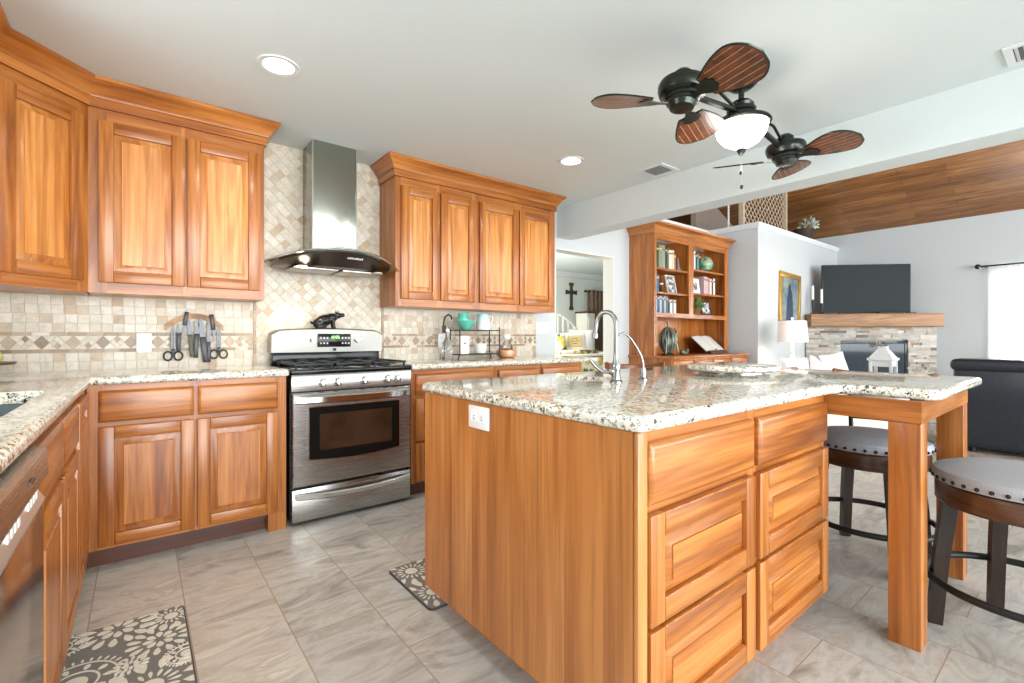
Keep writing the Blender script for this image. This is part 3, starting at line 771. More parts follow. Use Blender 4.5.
hole = [(SKC[0]+SKR*math.cos(2*PI*k/28), SKC[1]+SKR*math.sin(2*PI*k/28)) for k in range(28)]
holed(b, iso_outline(), hole, .879, .919)
bullnose_edges(b.bm, .879, .919, lambda c: math.hypot(c.x-SKC[0], c.y-SKC[1]) > .2)
b.build('island_countertop', GRAN, None, 'speckled granite top of the island with its bar end', 'countertop')
b = MB(); b.lathe([(SKR+.012,.877),(SKR-.001,.877),(SKR-.004,.80),(SKR-.03,.77),(.02,.765),(.0001,.765)], (*SKC,0), 28, cap=False)
b.build('prep_sink', NICKEL, None, 'small round prep sink sunk into the island top left of the tall faucet', 'sink')
# faucets
fx, fy = 1.529, 1.245
fa = thing('gooseneck_faucet', 'tall brushed nickel gooseneck faucet with a side lever on the island', 'faucet', (fx,fy,.919))
b = MB(); b.lathe([(.026,0),(.026,.005),(.019,.012),(.017,.05),(.020,.058),(.017,.075),(.011,.09),(.010,.12)], (fx,fy,.9195), 24); b.build('base', NICKEL, fa)
d = Vector((SKC[0]-fx-.03, SKC[1]-fy, 0)).normalized(); d = (d + Vector((-.62,.78,0))*.8).normalized()
pts = [(fx,fy,1.035),(fx,fy,1.158)]
rr = .044
for i in range(1,13):
    a = PI*i/12; c = Vector((fx,fy,1.158)) + d*(rr-rr*math.cos(a)); pts.append((c.x,c.y,1.158+rr*1.15*math.sin(a)))
e = Vector(pts[-1]); pts += [(e.x+d.x*.006,e.y+d.y*.006,1.12)]
b = MB(); b.tube(pts, .011, 12, radii=[.0095]*len(pts)); b.build('spout', NICKEL, fa)
e = pts[-1]; b = MB(); b.lathe([(.0125,0),(.012,.02),(.0095,.028)], (e[0],e[1],e[2]-.02), 16); b.build('spray_head', NICKEL, fa)
ld = Vector((-.784,.62,0)); b = MB(); b.ball((fx+ld.x*.018,fy+ld.y*.018,.965),.016); b.tube([(fx+ld.x*.03,fy+ld.y*.03,.962),(fx+ld.x*.055,fy+ld.y*.055,.962),(fx+ld.x*.085,fy+ld.y*.085,.985),(fx+ld.x*.105,fy+ld.y*.105,1.01)], .008, 10, radii=[.008,.007,.006,.007]); b.build('lever', NICKEL, fa)
gx, gy = 1.725, 1.255
fb = thing('filter_faucet', 'slim curved water filter tap standing right of the gooseneck faucet', 'faucet', (gx,gy,.919))
b = MB(); b.lathe([(.021,0),(.021,.005),(.014,.01),(.013,.04),(.011,.05)], (gx,gy,.9195), 20); b.build('base', NICKEL, fb)
pts = [(0,.96),(0,.99),(.008,1.02),(.028,1.06),(.055,1.10),(.072,1.116),(.088,1.121),(.100,1.116),(.106,1.106)]
b = MB(); b.tube([(gx-.784*s,gy+.62*s,z) for s, z in pts], .0052, 10); b.build('spout', NICKEL, fb)
b = MB(); b.cyl((gx,gy,.962),(gx+.03,gy-.025,.968),.006); b.build('lever', BLACKM, fb)
# turntable
lz = thing('lazy_susan', 'round granite turntable on a chrome base on the island', 'turntable', (2.26,1.13,.919))
b = MB(); b.lathe([(.19,0),(.202,.008),(.204,.018),(.20,.026),(.19,.03)], (2.26,1.13,.943), 48); b.build('disc', GRAN, lz)
b = MB(); b.lathe([(.16,0),(.165,.004),(.16,.012),(.15,.016),(.16,.02),(.155,.0232)], (2.26,1.13,.9195), 40); b.build('turning_base', CHROME, lz)
def outlet(label, M, name='outlet', w=.072, h=.115, rot=False, switch=False):
    t = thing(name, label, 'switch' if switch else 'outlet', M.to_translation()[:])
    b = MB(M); b.box(-w/2,w/2,-.006,0,-h/2,h/2,.002); pl = b.build('cover_plate', WHITEP, t)
    if switch:
        for k in (-1,0,1) if w > .12 else (0,):
            b = MB(M); b.box(k*.046-.016,k*.046+.016,-.0095,-.0062,-.033,.033,.001); b.build('rocker', WHITEP, t)
    else:
        for s in (-1,1):
            b = MB(M)
            c = (s*.022,0) if rot else (0,s*.022)
            b.box(c[0]-.015,c[0]+.015,-.0085,-.0062,c[1]-.014,c[1]+.014,.003); sk_ = b.build('socket', WHITEP, t)
            q = MB(M)
            if rot: q.box(c[0]-.003,c[0]+.004,-.0089,-.0086,.004,.006); q.box(c[0]-.004,c[0]+.004,-.0089,-.0086,-.006,-.004)
            else: q.box(-.006,-.004,-.0089,-.0086,c[1]-.002,c[1]+.006); q.box(.004,.006,-.0089,-.0086,c[1]-.002,c[1]+.007)
            q.build('slot', BLACKM, sk_)
    return t
outlet('white outlet on the tile between the corner and the knife rack', T(.025,YW-.0115,1.07))
outlet('white outlet on the tile left of the black wire rack', T(2.045,YW-.0115,1.075))
outlet('white outlet plate set sideways on the end panel of the island', T(.9195,1.34,.828) @ RZ(R(-90)), w=.12, h=.078, rot=True)
outlet('white wall switch plate at the end of the back wall', T(3.222,YW-.0005,1.20), 'light_switch', .165, .115, switch=True)

# ------------------------------------------------------------------ bar stools
NV = plain('seat_linen', srgb(170,172,178), .85, 0, .12, 220, bump=.3)
def make_stool(label, group):
    t = thing('bar_stool', label, 'stool', (0,0,0), 0, group)     # faces local -x
    b = MB(); b.lathe([(.225,.553),(.250,.56),(.254,.585),(.246,.602),(.20,.618),(.11,.627),(.0001,.630)], (0,0,0), 40); b.build('seat', NV, t)
    for k in range(40):
        a = 2*PI*k/40; q = MB(T(.2535*math.cos(a),.2535*math.sin(a),.573) @ RZ(a) @ RY(R(90))); q.lathe([(.0075,-.001),(.0065,.003),(.003,.0055),(.0001,.006)], (0,0,0), 10); q.build('nailhead', BRONZE, t)
    b = MB(); b.lathe([(.19,.475),(.235,.475),(.244,.485),(.244,.54),(.238,.552),(.19,.552)], (0,0,0), 40); b.build('seat_apron', WDK, t)
    for k in range(4):
        a = R(45+90*k); c, s = math.cos(a), math.sin(a)
        rings = []
        for z, rad, w in ((0,.250,.021),(.25,.232,.022),(.4745,.205,.023)):
            M = T(rad*c, rad*s, z) @ RZ(a); rings.append([M @ Vector(p) for p in ((-w,-w,0),(w,-w,0),(w,w,0),(-w,w,0))])
        b = MB(); b.loft(rings, True, False); b.build('leg', WDKV, t)
    b = MB(); b.tube([(.272*math.cos(2*PI*k/36),.272*math.sin(2*PI*k/36),.19) for k in range(36)], .0135, 10, True); b.build('foot_ring', BLACKM, t)
    for a in (-38, 38):
        a = R(a); c, s = math.cos(a), math.sin(a)
        b = MB(); b.tube([(.222*c,.222*s,.478),(.252*c,.252*s,.60),(.268*c,.268*s,.75),(.270*c,.270*s,.885)], .011, 10); b.build('back_post', BLACKM, t)
    rings = []
    for i in range(17):
        u = -1+2*i/16; a = R(56*u); rad = .268; zt = .905+.026*u*u; h = .062-.014*u*u
        c, s = math.cos(a), math.sin(a)
        rings.append([((rad-.014)*c,(rad-.014)*s,zt-h),((rad+.012)*c,(rad+.012)*s,zt-h),((rad+.016)*c,(rad+.016)*s,zt-.01),(rad*c,rad*s,zt),((rad-.014)*c,(rad-.014)*s,zt-.01)])
    b = MB(); b.loft(rings, True, True); b.build('top_rail', WRAIL, t)
    b = MB(); b.tube([(.258*math.cos(R(a)),.258*math.sin(R(a)),.66) for a in range(-38,39,4)], .009, 8); b.build('lower_rail', BLACKM, t)
    return t
G = 'bar stools around the island'
s1 = make_stool('bar stool tucked under the bar, its seat showing between the drawers and the front post', G)
s1.location = (2.9,.75,0); s1.rotation_euler = (0,0,R(-6))
dup(s1, (2.52,.185,0), R(-112), 'bar stool with nailhead seat standing in front of the bar at the right edge', G)
dup(s1, (2.9,1.36,0), R(4), 'bar stool farther along the bar, only its back rail showing behind the turntable', G)
dup(s1, (2.72,1.96,0), R(62), 'bar stool behind the island, its dark back rail showing right of the filter tap', G)
# ------------------------------------------------------------------ ceiling fan with two motors
BLB = wood('fan_blade', (9,9,1.2), [(.3, srgb(70,32,16)), (.55, srgb(116,58,28)), (.75, srgb(140,76,38))], .3, .3)
RIB = plain('blade_stitch', srgb(176,132,88), .5)
fn = thing('ceiling_fan', 'bronze ceiling fan with two motors, six leaf blades and a glowing bowl light', 'ceiling fan', (2.41,1.157,2.44))
FX, FY = 2.41, 1.157
b = MB(); b.lathe([(.03,-.075),(.05,-.07),(.075,-.05),(.085,-.03),(.085,-.018),(.07,-.012),(.07,-.0005)], (FX,FY,2.44), 32); b.build('ceiling_canopy', BRONZE, fn)
b = MB(); b.cyl((FX,FY,2.30),(FX,FY,2.37),.014); b.build('downrod', BRONZE, fn)
b = MB(); b.lathe([(.085,2.202),(.088,2.212),(.064,2.222),(.062,2.242),(.070,2.250),(.070,2.263),(.056,2.273),(.060,2.286),(.046,2.302),(.02,2.312)], (FX,FY,0), 32); b.build('center_housing', BRONZE, fn)
b = MB(); b.lathe([(.128,2.182),(.140,2.190),(.135,2.200),(.10,2.214),(.07,2.218)], (FX,FY,0), 40); b.build('light_fitter', BRONZE, fn)
b = MB(); b.lathe([(.012,2.072),(.05,2.078),(.085,2.098),(.114,2.134),(.127,2.182)], (FX,FY,0), 40); bw = b.build('light_bowl', emit('glowing_bowl', (1,.98,.94), 2.6), fn)
b = MB(); b.lathe([(.006,2.030),(.012,2.037),(.020,2.050),(.024,2.060),(.012,2.064)], (FX,FY,0), 20); b.build('finial', BRONZE, fn)
for dx, zl in ((.004,1.865),(-.006,1.935)):
    b = MB(); b.tube([(FX+dx,FY,2.035),(FX+dx,FY,zl+.02)], .0009, 6); ch = b.build('pull_chain', plain('chain_metal', srgb(150,146,140), .4, .8), fn)
    b = MB(); b.ball((FX+dx,FY,zl+.008),.008,.008,.013); b.build('pull_knob', BRONZE, ch)
lamp('fan_lamp', 'POINT', (FX,FY,1.97), 4, (1,.95,.88), size=.10)
def blade(parent, M):
    """leaf blade along local +x, root at x=.10"""
    n = 18; out = []
    for i in range(n+1):
        s = i/n; x = .135+.258*s; w = .042+.068*math.sin(PI*min(1,s*1.0+.12)*.62)**1.2
        if s > .62: w *= math.sqrt(max(0, 1-((s-.62)/.38)**2.2))*.999+.001
        out.append((x, w))
    poly = [(x, -w) for x, w in out]+[(x, w) for x, w in reversed(out)]
    b = MB(M); b.mi = 0; b.prism(poly, -.003, .003)
    bl = b.build('blade', BLB, parent)
    e = MB(M); e.tube([(x,y,0) for x,y in poly], .0042, 6, True); e.build('blade_edge', BRONZE, bl)
    for k in range(-3,4):
        y = k*.03
        xs = [x for x, w in out if w > abs(y)+.008]
        if len(xs) > 2:
            r = MB(M)
            xx = xs[0]
            r.tube([(xs[0],y,-.0034),(xs[-1],y,-.0034)], .0014, 5); r.build('stitch_line', RIB, bl)
    h = MB(M); h.prism([(.055,-.012),(.10,-.014),(.135,-.036),(.165,-.04),(.185,-.02),(.185,.02),(.165,.04),(.135,.036),(.10,.014),(.055,.012)], -.0095, -.0046); h.build('blade_bracket', BRONZE, bl)
for sx, offs in ((-1, (16,136,256)), (1, (16,128,258))):
    mx = FX+sx*.537; my = FY; mz = 2.188
    Mt = T(mx, my, mz) @ RX(R(0)) @ RY(R(sx*-4))
    b = MB(); b.tube([(FX+sx*.05,FY,2.245),(FX+sx*.2,FY,2.225),(mx-sx*.10,my,2.195)], .015, 10); am = b.build('arm', BRONZE, fn)
    b = MB(); b.tube([(FX+sx*.06,FY,2.255),(FX+sx*.22,FY,2.285),(mx-sx*.16,my,2.285),(mx-sx*.06,my,2.235)], .008, 8); b.build('arm_brace', BRONZE, am)
    b = MB(Mt); b.lathe([(.030,-.085),(.052,-.08),(.060,-.06),(.066,-.058),(.066,-.045),(.074,-.042),(.074,-.028),(.098,-.02),(.105,0),(.105,.02),(.098,.035),(.07,.048),(.045,.052),(.043,.075),(.028,.09),(.0001,.092)], (0,0,0), 36); mo = b.build('motor', BRONZE, fn)
    for a in offs:
        blade(mo, Mt @ RZ(R(a)) @ T(0,0,-.05) @ RX(R(-15)))
# recessed lights, vents
LENS = emit('light_lens', (1,.97,.92), 5)
for (lx, ly), lab in (((.54,2.53),'recessed ceiling light near the left wall cabinets'), ((2.57,2.52),'recessed ceiling light beyond the fan, above the right wall cabinets')):
    t = thing('recessed_light', lab, 'ceiling light', (lx,ly,ZC))
    b = MB(); b.lathe([(.072,-.004),(.095,-.006),(.098,-.0005),(.072,-.0005)], (lx,ly,ZC), 36, cap=False); b.build('trim_ring', WHITE, t)
    b = MB(); b.lathe([(.071,-.0035),(.071,-.0008)], (lx,ly,ZC), 32); b.build('lens', LENS, t)
    lamp('can_light', 'SPOT', (lx,ly,ZC-.01), 26, (1,.93,.83), (0,0,0), .07, spot=R(150))
lamp('can_light', 'SPOT', (.54,.3,ZC-.01), 24, (1,.93,.83), (0,0,0), .07, spot=R(150))
for (x0_,x1_,y0_,y1_), lab in (((3.13,3.37,2.11,2.34),'white ceiling air vent between the fan and the right wall cabinets'), ((3.13,3.36,.02,.30),'white ceiling air vent at the upper right corner of the photo')):
    t = thing('ceiling_vent', lab, 'vent', ((x0_+x1_)/2,(y0_+y1_)/2,ZC))
    b = MB(); b.box(x0_,x1_,y0_,y0_+.03,ZC-.008,ZC-.0005); b.box(x0_,x1_,y1_-.03,y1_,ZC-.008,ZC-.0005); b.box(x0_,x0_+.03,y0_+.03,y1_-.03,ZC-.008,ZC-.0005); b.box(x1_-.03,x1_,y0_+.03,y1_-.03,ZC-.008,ZC-.0005); b.build('frame', WHITE, t)
    b = MB(); b.box(x0_+.03,x1_-.03,y0_+.03,y1_-.03,ZC-.002,ZC-.0005); b.build('duct', plain('duct_dark', srgb(110,114,112), .8), t)
    n = 8
    for k in range(n):
        y = y0_+.04+(y1_-y0_-.08)*k/(n-1); b = MB(T(0,y,ZC-.006)@RX(R(35))); b.box(x0_+.031,x1_-.031,-.007,.007,-.0008,.0008); b.build('louver', WHITE, t)

# ------------------------------------------------------------------ floor mats
MATG = plain('mat_grey', srgb(124,124,120), .8, 0, .05, 60); MATL = plain('mat_cream', srgb(226,220,206), .8, 0, .04, 60); MATD = plain('mat_dark', srgb(70,72,74), .8, 0, .05)
def petal_ring(b, c, r0, r1, n, w, z, clipr, ph=0):
    for k in range(n):
        a = 2*PI*k/n+ph; ca, sa = math.cos(a), math.sin(a); P = []
        for u, v in ((r0,0),(r0+(r1-r0)*.3,-w*.7),(r0+(r1-r0)*.65,-w),(r0+(r1-r0)*.9,-w*.6),(r1,0),(r0+(r1-r0)*.9,w*.6),(r0+(r1-r0)*.65,w),(r0+(r1-r0)*.3,w*.7)):
            P.append((c[0]+u*ca-v*sa, c[1]+u*sa+v*ca))
        q = clip(P, *clipr)
        if q: b.prism(q, .0104, z)
def ring(b, c, r0, r1, z, clipr, n=28):
    for k in range(n):
        a, e = 2*PI*k/n, 2*PI*(k+1)/n
        q = clip([(c[0]+r0*math.cos(a),c[1]+r0*math.sin(a)),(c[0]+r1*math.cos(a),c[1]+r1*math.sin(a)),(c[0]+r1*math.cos(e),c[1]+r1*math.sin(e)),(c[0]+r0*math.cos(e),c[1]+r0*math.sin(e))], *clipr)
        if q: b.prism(q, .0104, z)
def mat(label, x0, x1, y0, y1, flowers):
    t = thing('kitchen_mat', label, 'mat', ((x0+x1)/2,(y0+y1)/2,0))
    b = MB(); b.prism(rrect(x0,x1,y0,y1,.025), 0.0005, .009); b.build('mat_base', MATD, t)
    b = MB(); b.prism(rrect(x0+.004,x1-.004,y0+.004,y1-.004,.022), .0091, .0102); b.build('mat_top', MATG, t)
    cr = (x0+.006,x1-.006,y0+.006,y1-.006); z = .0114
    f = MB()
    for i, (cx_, cy_, r, kind) in enumerate(flowers):
        c = (cx_, cy_); z = .0112 + .00025*i
        if kind == 0:
            ring(f,c,0,r*.22,z,cr); petal_ring(f,c,r*.28,r*.52,16,r*.04,z,cr); petal_ring(f,c,r*.55,r,12,r*.12,z,cr,.2)
        elif kind == 1:
            ring(f,c,0,r*.25,z,cr); ring(f,c,r*.42,r*.47,z,cr); petal_ring(f,c,r*.5,r*.72,10,r*.07,z,cr); ring(f,c,r*.78,r*.82,z,cr); petal_ring(f,c,r*.84,r,34,r*.03,z,cr)
        else:
            petal_ring(f,c,r*.15,r*.5,8,r*.11,z,cr); petal_ring(f,c,r*.55,r,14,r*.11,z,cr,.1)
    f.build('flower_print', MATL, t)
mat('grey kitchen mat with cream flower medallions in front of the left sink cabinet', -.262, .146, 1.45, 2.352,
    [(.03,1.86,.155,0),(-.16,2.02,.135,1),(.06,2.13,.10,2),(-.06,2.30,.12,2),(.10,2.28,.10,0),(-.22,2.28,.08,1),(-.18,1.68,.14,0),(.09,1.62,.11,1),(-.02,2.02,.05,2),(.13,1.98,.07,1),(-.25,1.84,.08,2),(-.10,1.52,.10,2)])
mat('grey flowered mat peeking out at the far end of the island', .917, 1.62, 1.684, 2.10,
    [(1.0,2.02,.13,0),(.99,1.80,.12,0),(1.18,1.92,.12,1),(1.13,1.73,.07,2),(1.34,2.0,.12,0),(1.33,1.8,.11,2),(1.5,1.9,.11,1)])

# ------------------------------------------------------------------ knife rack and what hangs on it
DKW = plain('handle_black', (.02,.02,.022), .35, 0, .1); BLADE = plain('knife_blade', (.13,.13,.135), .45, 1.0, .15)
kr = MB(T(.277,YW-.0105,0)@RX(R(90)))
arc = []
for i in range(13):
    s = -1+i/6; arc.append((s*.152, 1.235-.075*s*s))
kr.prism([(x,z-.016) for x,z in arc]+[(x,z+.018) for x,z in reversed(arc)], 0, .016)
kr.build('knife_rack', wood('live_edge_wood', (4,4,4), [(.3, srgb(150,104,60)), (.6, srgb(222,174,118))], .5, 0), None, 'arched wooden magnetic knife rack on the tile wall left of the stove', 'knife rack', bevel=.002)
yk = YW-.0105-.0165
def knife(name, label, cat, x, z0, z1, bw, hl, tilt=0, up=False, hm=None, hw=.011):
    """hangs blade up (default) or handle up; z0..z1 = lowest and highest point"""
    t = thing(name, label, cat, (x, yk, z0))
    M = T(x,yk,(z0+z1)/2) @ RY(R(tilt)) @ (I4 if not up else RY(PI)); L = (z1-z0)/2
    b = MB(M@RX(R(90))); b.prism([(-bw/2,-L+hl),(bw/2,-L+hl),(bw/2,L-.03),(bw*.15,L),(-bw/2,L-.012)], 0.0008, .0028); b.build('blade', BLADE, t)
    b = MB(M); b.box(-hw,hw,-.016,-.0005,-L,-L+hl,.004); b.build('handle', hm or DKW, t)
def scissors(label, x, z0, z1, r):
    t = thing('kitchen_scissors', label, 'scissors', (x,yk,z0))
    for s in (-1,1):
        M = T(x,yk-.001-(s+1)*.0015,0)@RX(R(90))
        b = MB(M); b.prism([(s*.002,z0+r*2.2),(s*.012,z0+r*2.2),(s*.010,z1-.05),(s*.001,z1)], 0, .0024); b.build('blade', BLADE, t)
        b = MB(T(x+s*(r+.003),yk-.006,z0+r+.004)); b.tube([(r*math.cos(a)*.92,0,r*1.15*math.sin(a)) for a in [2*PI*k/20 for k in range(20)]], .005, 8, True)
        b.box(-s*r-.007,-s*r+.007,-.005,.004,r*.6,r*1.9,.003); b.build('finger_loop', DKW, t)
scissors('scissors with black loops hanging at the left end of the knife rack', .165, .962, 1.190, .023)
knife('paring_knife', 'slim dark knife, second from the left end of the knife rack', 'knife', .192, 1.02, 1.185, .014, .11)
knife('carving_fork', 'black handled tool with its handle up above the left part of the rack', 'utensil', .222, 1.085, 1.262, .012, .085, 8, True)
knife('kitchen_knife', 'grey handled knife hanging just left of the rack middle', 'knife', .252, .98, 1.215, .022, .14, -4, False, plain('handle_olive', srgb(84,84,62), .5))
knife('kitchen_knife', 'knife with a black handle and bright bolster at the rack middle', 'knife', .283, .975, 1.215, .026, .15, 2, False, None, .013)
knife('cleaver', 'broad bladed cleaver with a black handle right of the rack middle', 'knife', .318, .945, 1.225, .028, .16, -6, False, None, .015)
knife('steak_knife', 'narrow knife with dark handle beside the cleaver', 'knife', .349, .945, 1.205, .018, .13, 0, False, None, .009)
knife('sharpening_steel', 'black handled sharpening tool with its handle up at the right of the rack', 'utensil', .372, 1.075, 1.25, .012, .10, -6, True)
scissors('scissors with round black loops hanging at the right end of the knife rack', .403, .968, 1.185, .023)

# ------------------------------------------------------------------ rack with crockery right of the stove
WIRE = plain('black_wire', (.02,.02,.02), .4, .6, .1)
wr = thing('wire_rack', 'two tier black wire shelf rack on the counter right of the stove', 'rack', (2.27,3.36,.919))
rx0, rx1, ry0, ry1 = 2.07, 2.475, 3.30, 3.45
for x in (rx0, rx1):
    for y in (ry0, ry1):
        b = MB(); b.tube([(x+(-.02 if x==rx0 else .02),y,.9195),(x+(-.012 if x==rx0 else .012),y,.94),(x,y,.96),(x,y,1.19)], .005, 8); b.build('post', WIRE, wr)
for z in (.962, 1.165):
    b = MB(); b.box(rx0,rx1,ry0,ry1,z-.008,z,.001); b.build('shelf', WIRE, wr)
TEAL = plain('teal_glaze', srgb(96,190,166), .2, 0, .08, 12, coat=.4); CREAMG = plain('cream_glaze', srgb(236,236,228), .2, 0, .02, coat=.4)
def tealfade():
    t = NT('teal_to_cream_glaze'); tc = t.n('ShaderNodeTexCoord'); sp = t.n('ShaderNodeSeparateXYZ'); t.l(tc.outputs['Object'], sp.inputs[0])
    return t.done(t.ramp(sp.outputs[2], [(.05, srgb(238,238,230)), (.10, srgb(200,228,224)), (.135, srgb(128,204,208))]), .2, 0, .4)
t = thing('serving_bowl', 'teal glazed bowl with a small pitcher nested in it, on the upper rack shelf', 'bowl', (2.16,3.375,1.1655))
b = MB(); b.lathe([(.035,0),(.04,.004),(.06,.03),(.085,.075),(.082,.078),(.055,.034),(.03,.012),(.0001,.010)], (2.175,3.375,1.1655), 32, cap=False); b.build('bowl', TEAL, t)
b = MB(); b.lathe([(.03,.04),(.05,.06),(.055,.09),(.04,.12),(.045,.14),(.04,.14),(.035,.12),(.0001,.11)], (2.145,3.375,1.1655), 28, cap=False); b.ball((2.19,3.375,1.30),.018); b.build('inner_pitcher', TEAL, t)
t = thing('milk_pitcher', 'cream pitcher fading to pale blue at its rim, on the upper rack shelf', 'pitcher', (2.36,3.375,1.1655))
b = MB(); b.lathe([(.062,0),(.066,.004),(.058,.07),(.052,.125),(.054,.138),(.049,.136),(.047,.12),(.0001,.02)], (2.355,3.375,1.1655), 32, cap=False); b.build('body', tealfade(), t)
b = MB(); b.tube([(2.405,3.372,1.285),(2.44,3.37,1.29),(2.452,3.37,1.26),(2.43,3.37,1.215),(2.413,3.372,1.20)], .006, 8); b.build('handle', CREAMG, t)
b = MB(); b.box(2.09,2.185,3.335,3.347,.9625,1.115,.002); 
nb = b.build('recipe_card', plain('card_cream', srgb(236,230,222), .6), None, 'white card with a small black bird mark on the lower rack shelf', 'card')
b = MB(); b.prism([(2.13,1.05),(2.15,1.045),(2.165,1.06),(2.15,1.062)], 0, .001); b.M = I4
q = MB(T(0,3.3348,0)@RX(R(90))); q.prism([(2.122,1.040),(2.132,1.046),(2.145,1.048),(2.156,1.058),(2.148,1.060),(2.136,1.056),(2.128,1.050)], 0, .0008); q.build('bird_mark', BLACKM, nb); b.bm.free()
b = MB(); b.lathe([(.036,0),(.048,.006),(.055,.035),(.056,.085),(.053,.085),(.05,.035),(.0001,.01)], (2.325,3.375,.9625), 28, cap=False); b.build('white_cup', CREAMG, None, 'plain white cup on the lower rack shelf beside the card', 'cup')
t = thing('soda_siphon', 'glass siphon bottle with a black arched lever beside the wire rack', 'bottle', (1.985,3.36,.919))
b = MB(); b.lathe([(.038,0),(.042,.006),(.042,.10),(.036,.14),(.018,.18),(.016,.21)], (1.985,3.36,.9195), 28); b.build('glass_body', glass('siphon_glass', (.85,.9,.92), .05), t)
b = MB(); b.lathe([(.020,0),(.024,.01),(.022,.04),(.016,.06)], (1.985,3.36,1.13), 20); b.build('metal_head', CHROME, t)
b = MB(); b.tube([(1.955,3.36,1.15),(1.95,3.36,1.22),(1.965,3.36,1.27),(1.995,3.36,1.29),(2.02,3.36,1.275),(2.03,3.36,1.25)], .007, 8); b.box(1.94,1.965,3.35,3.37,1.14,1.20,.004); b.build('lever', BLACKM, t)
b = MB(); b.tube([(2.0,3.36,1.17),(2.03,3.35,1.19),(2.04,3.35,1.16)], .008, 8); b.build('spout', CHROME, t)
t = thing('glass_bottle', 'clear glass bottle with a white cap standing in a copper bowl', 'bottle', (2.60,3.36,.93))
b = MB(); b.lathe([(.045,0),(.055,.006),(.06,.04),(.055,.09),(.028,.125),(.024,.15)], (2.60,3.36,.9315), 28); b.build('glass_body', glass('bottle_glass', (.92,.95,.97), .04), t)
b = MB(); b.lathe([(.027,0),(.036,.01),(.036,.04),(.027,.05)], (2.60,3.36,1.082), 20); b.build('cap', WHITEP, t)
b = MB(); b.lathe([(.06,0),(.082,.01),(.092,.05),(.088,.068),(.084,.066),(.088,.05),(.076,.012),(.0001,.009)], (2.60,3.36,.9195), 36, cap=False)
b.build('copper_bowl', plain('copper', srgb(206,150,110), .35, .35, .1), None, 'round copper coloured bowl at the right of the wire rack', 'bowl')
# dish at the left edge
t = thing('cake_stand', 'footed dark dish on the back corner of the left counter', 'dish', (-.56,3.25,.919))
b = MB(); b.lathe([(.06,0),(.06,.006),(.02,.014),(.018,.04),(.05,.05),(.11,.055),(.118,.066),(.112,.064),(.0001,.058)], (-.575,3.25,.9195), 36, cap=False); b.build('plate', plain('dish_pewter', srgb(112,96,72), .3, .4, .2), t)
b = MB(); b.ball((-.535,3.23,1.009),.036,.036,.030); b.build('pear', plain('yellow_fruit', srgb(206,196,106), .4, 0, .1), None, 'yellow green fruit on the footed dish', 'fruit')
t = thing('soap_bottle', 'clear bottle with dark stopper behind the fruit at the left edge', 'bottle', (-.60,3.33,.975))
b = MB(); b.lathe([(.024,0),(.026,.005),(.026,.06),(.012,.09),(.011,.11)], (-.60,3.30,.981), 20); b.build('glass_body', GLASS, t)
b = MB(); b.lathe([(.012,0),(.014,.01),(.008,.03)], (-.60,3.30,1.0915), 16); b.build('stopper', BLACKM, t)
# ------------------------------------------------------------------ bookcase
bk = thing('bookcase', 'tall cherry wood hutch bookcase against the living room wall', 'bookcase', (5.48,3.25,0))
bx0, bx1, by = 4.63, 6.33, 3.22
b = MB()
b.box(bx0,bx0+.03,by+.02,YW-.002,.89,2.31); b.box(bx1-.03,bx1,by+.02,YW-.002,.89,2.31)
b.box(bx0+.0305,bx1-.0305,YW-.02,YW-.002,.89,2.31); b.box(5.39,5.43,by+.02,YW-.0205,1.39,2.31); b.build('hutch_body', WV, bk)
b = MB(); b.mi = 0
for a, c in ((bx0,4.68),(5.36,5.46),(6.25,bx1)): b.box(a,c,by,by+.0195,1.335 if a == 5.36 else .89,2.31)
b.mi = 1; b.box(4.68,5.36,by,by+.019,2.24,2.31); b.box(5.46,6.25,by,by+.019,2.24,2.31)
b.box(4.68,5.36,by,by+.019,1.335,1.39); b.box(5.46,6.25,by,by+.019,1.335,1.39); b.build('face_frame', [WV, WH], bk)
SH = {}
for key, a, c, zs in (('L',4.661,5.389,(1.39,1.635,1.92)), ('R',5.431,6.299,(1.39,1.665,1.965))):
    for z in zs:
        b = MB(); b.box(a,c,by+.0205,YW-.021,z-.022,z-.0005); b.build('shelf', WH, bk)
b = MB(); b.sweep([(bx0,YW-.002),(bx0,by),(bx1,by),(bx1,YW-.002)], [(0,2.312),(.012,2.312),(.014,2.35),(.03,2.365),(.05,2.40),(.07,2.41),(.075,2.43),(0,2.43)]); b.build('crown', WH, bk)
b = MB(); b.box(4.60,6.38,2.95,YW-.002,.862,.889,.004); b.build('ledge', WH, bk)
b = MB(); b.box(4.62,6.36,2.99,YW-.003,.0,.861); lb = b.build('lower_body', WV, bk)
MBB = T(0,2.99,0)
for k in range(4):
    a = 4.65+k*.43
    dr = slab_front(MBB, bk, a, a+.41, .69, .84, 0); q = MB(MBB); q.lathe([(.012,0),(.016,.02),(.01,.028)], (a+.205,-.02,.77), 14, (0,-1,0)); q.build('knob', BRONZE, dr)
    dr = panel_door(MBB, bk, a, a+.41, .10, .67, 0)
ORDN = ['first','second','third','fourth','fifth','sixth','seventh','eighth','ninth','tenth','eleventh','twelfth']
bookmats = {}
def bm_(c):
    if c not in bookmats: bookmats[c] = plain('book_cloth_%d' % len(bookmats), srgb(*c), .6, 0, .08)
    return bookmats[c]
PAGES = plain('book_pages', srgb(226,216,196), .8)
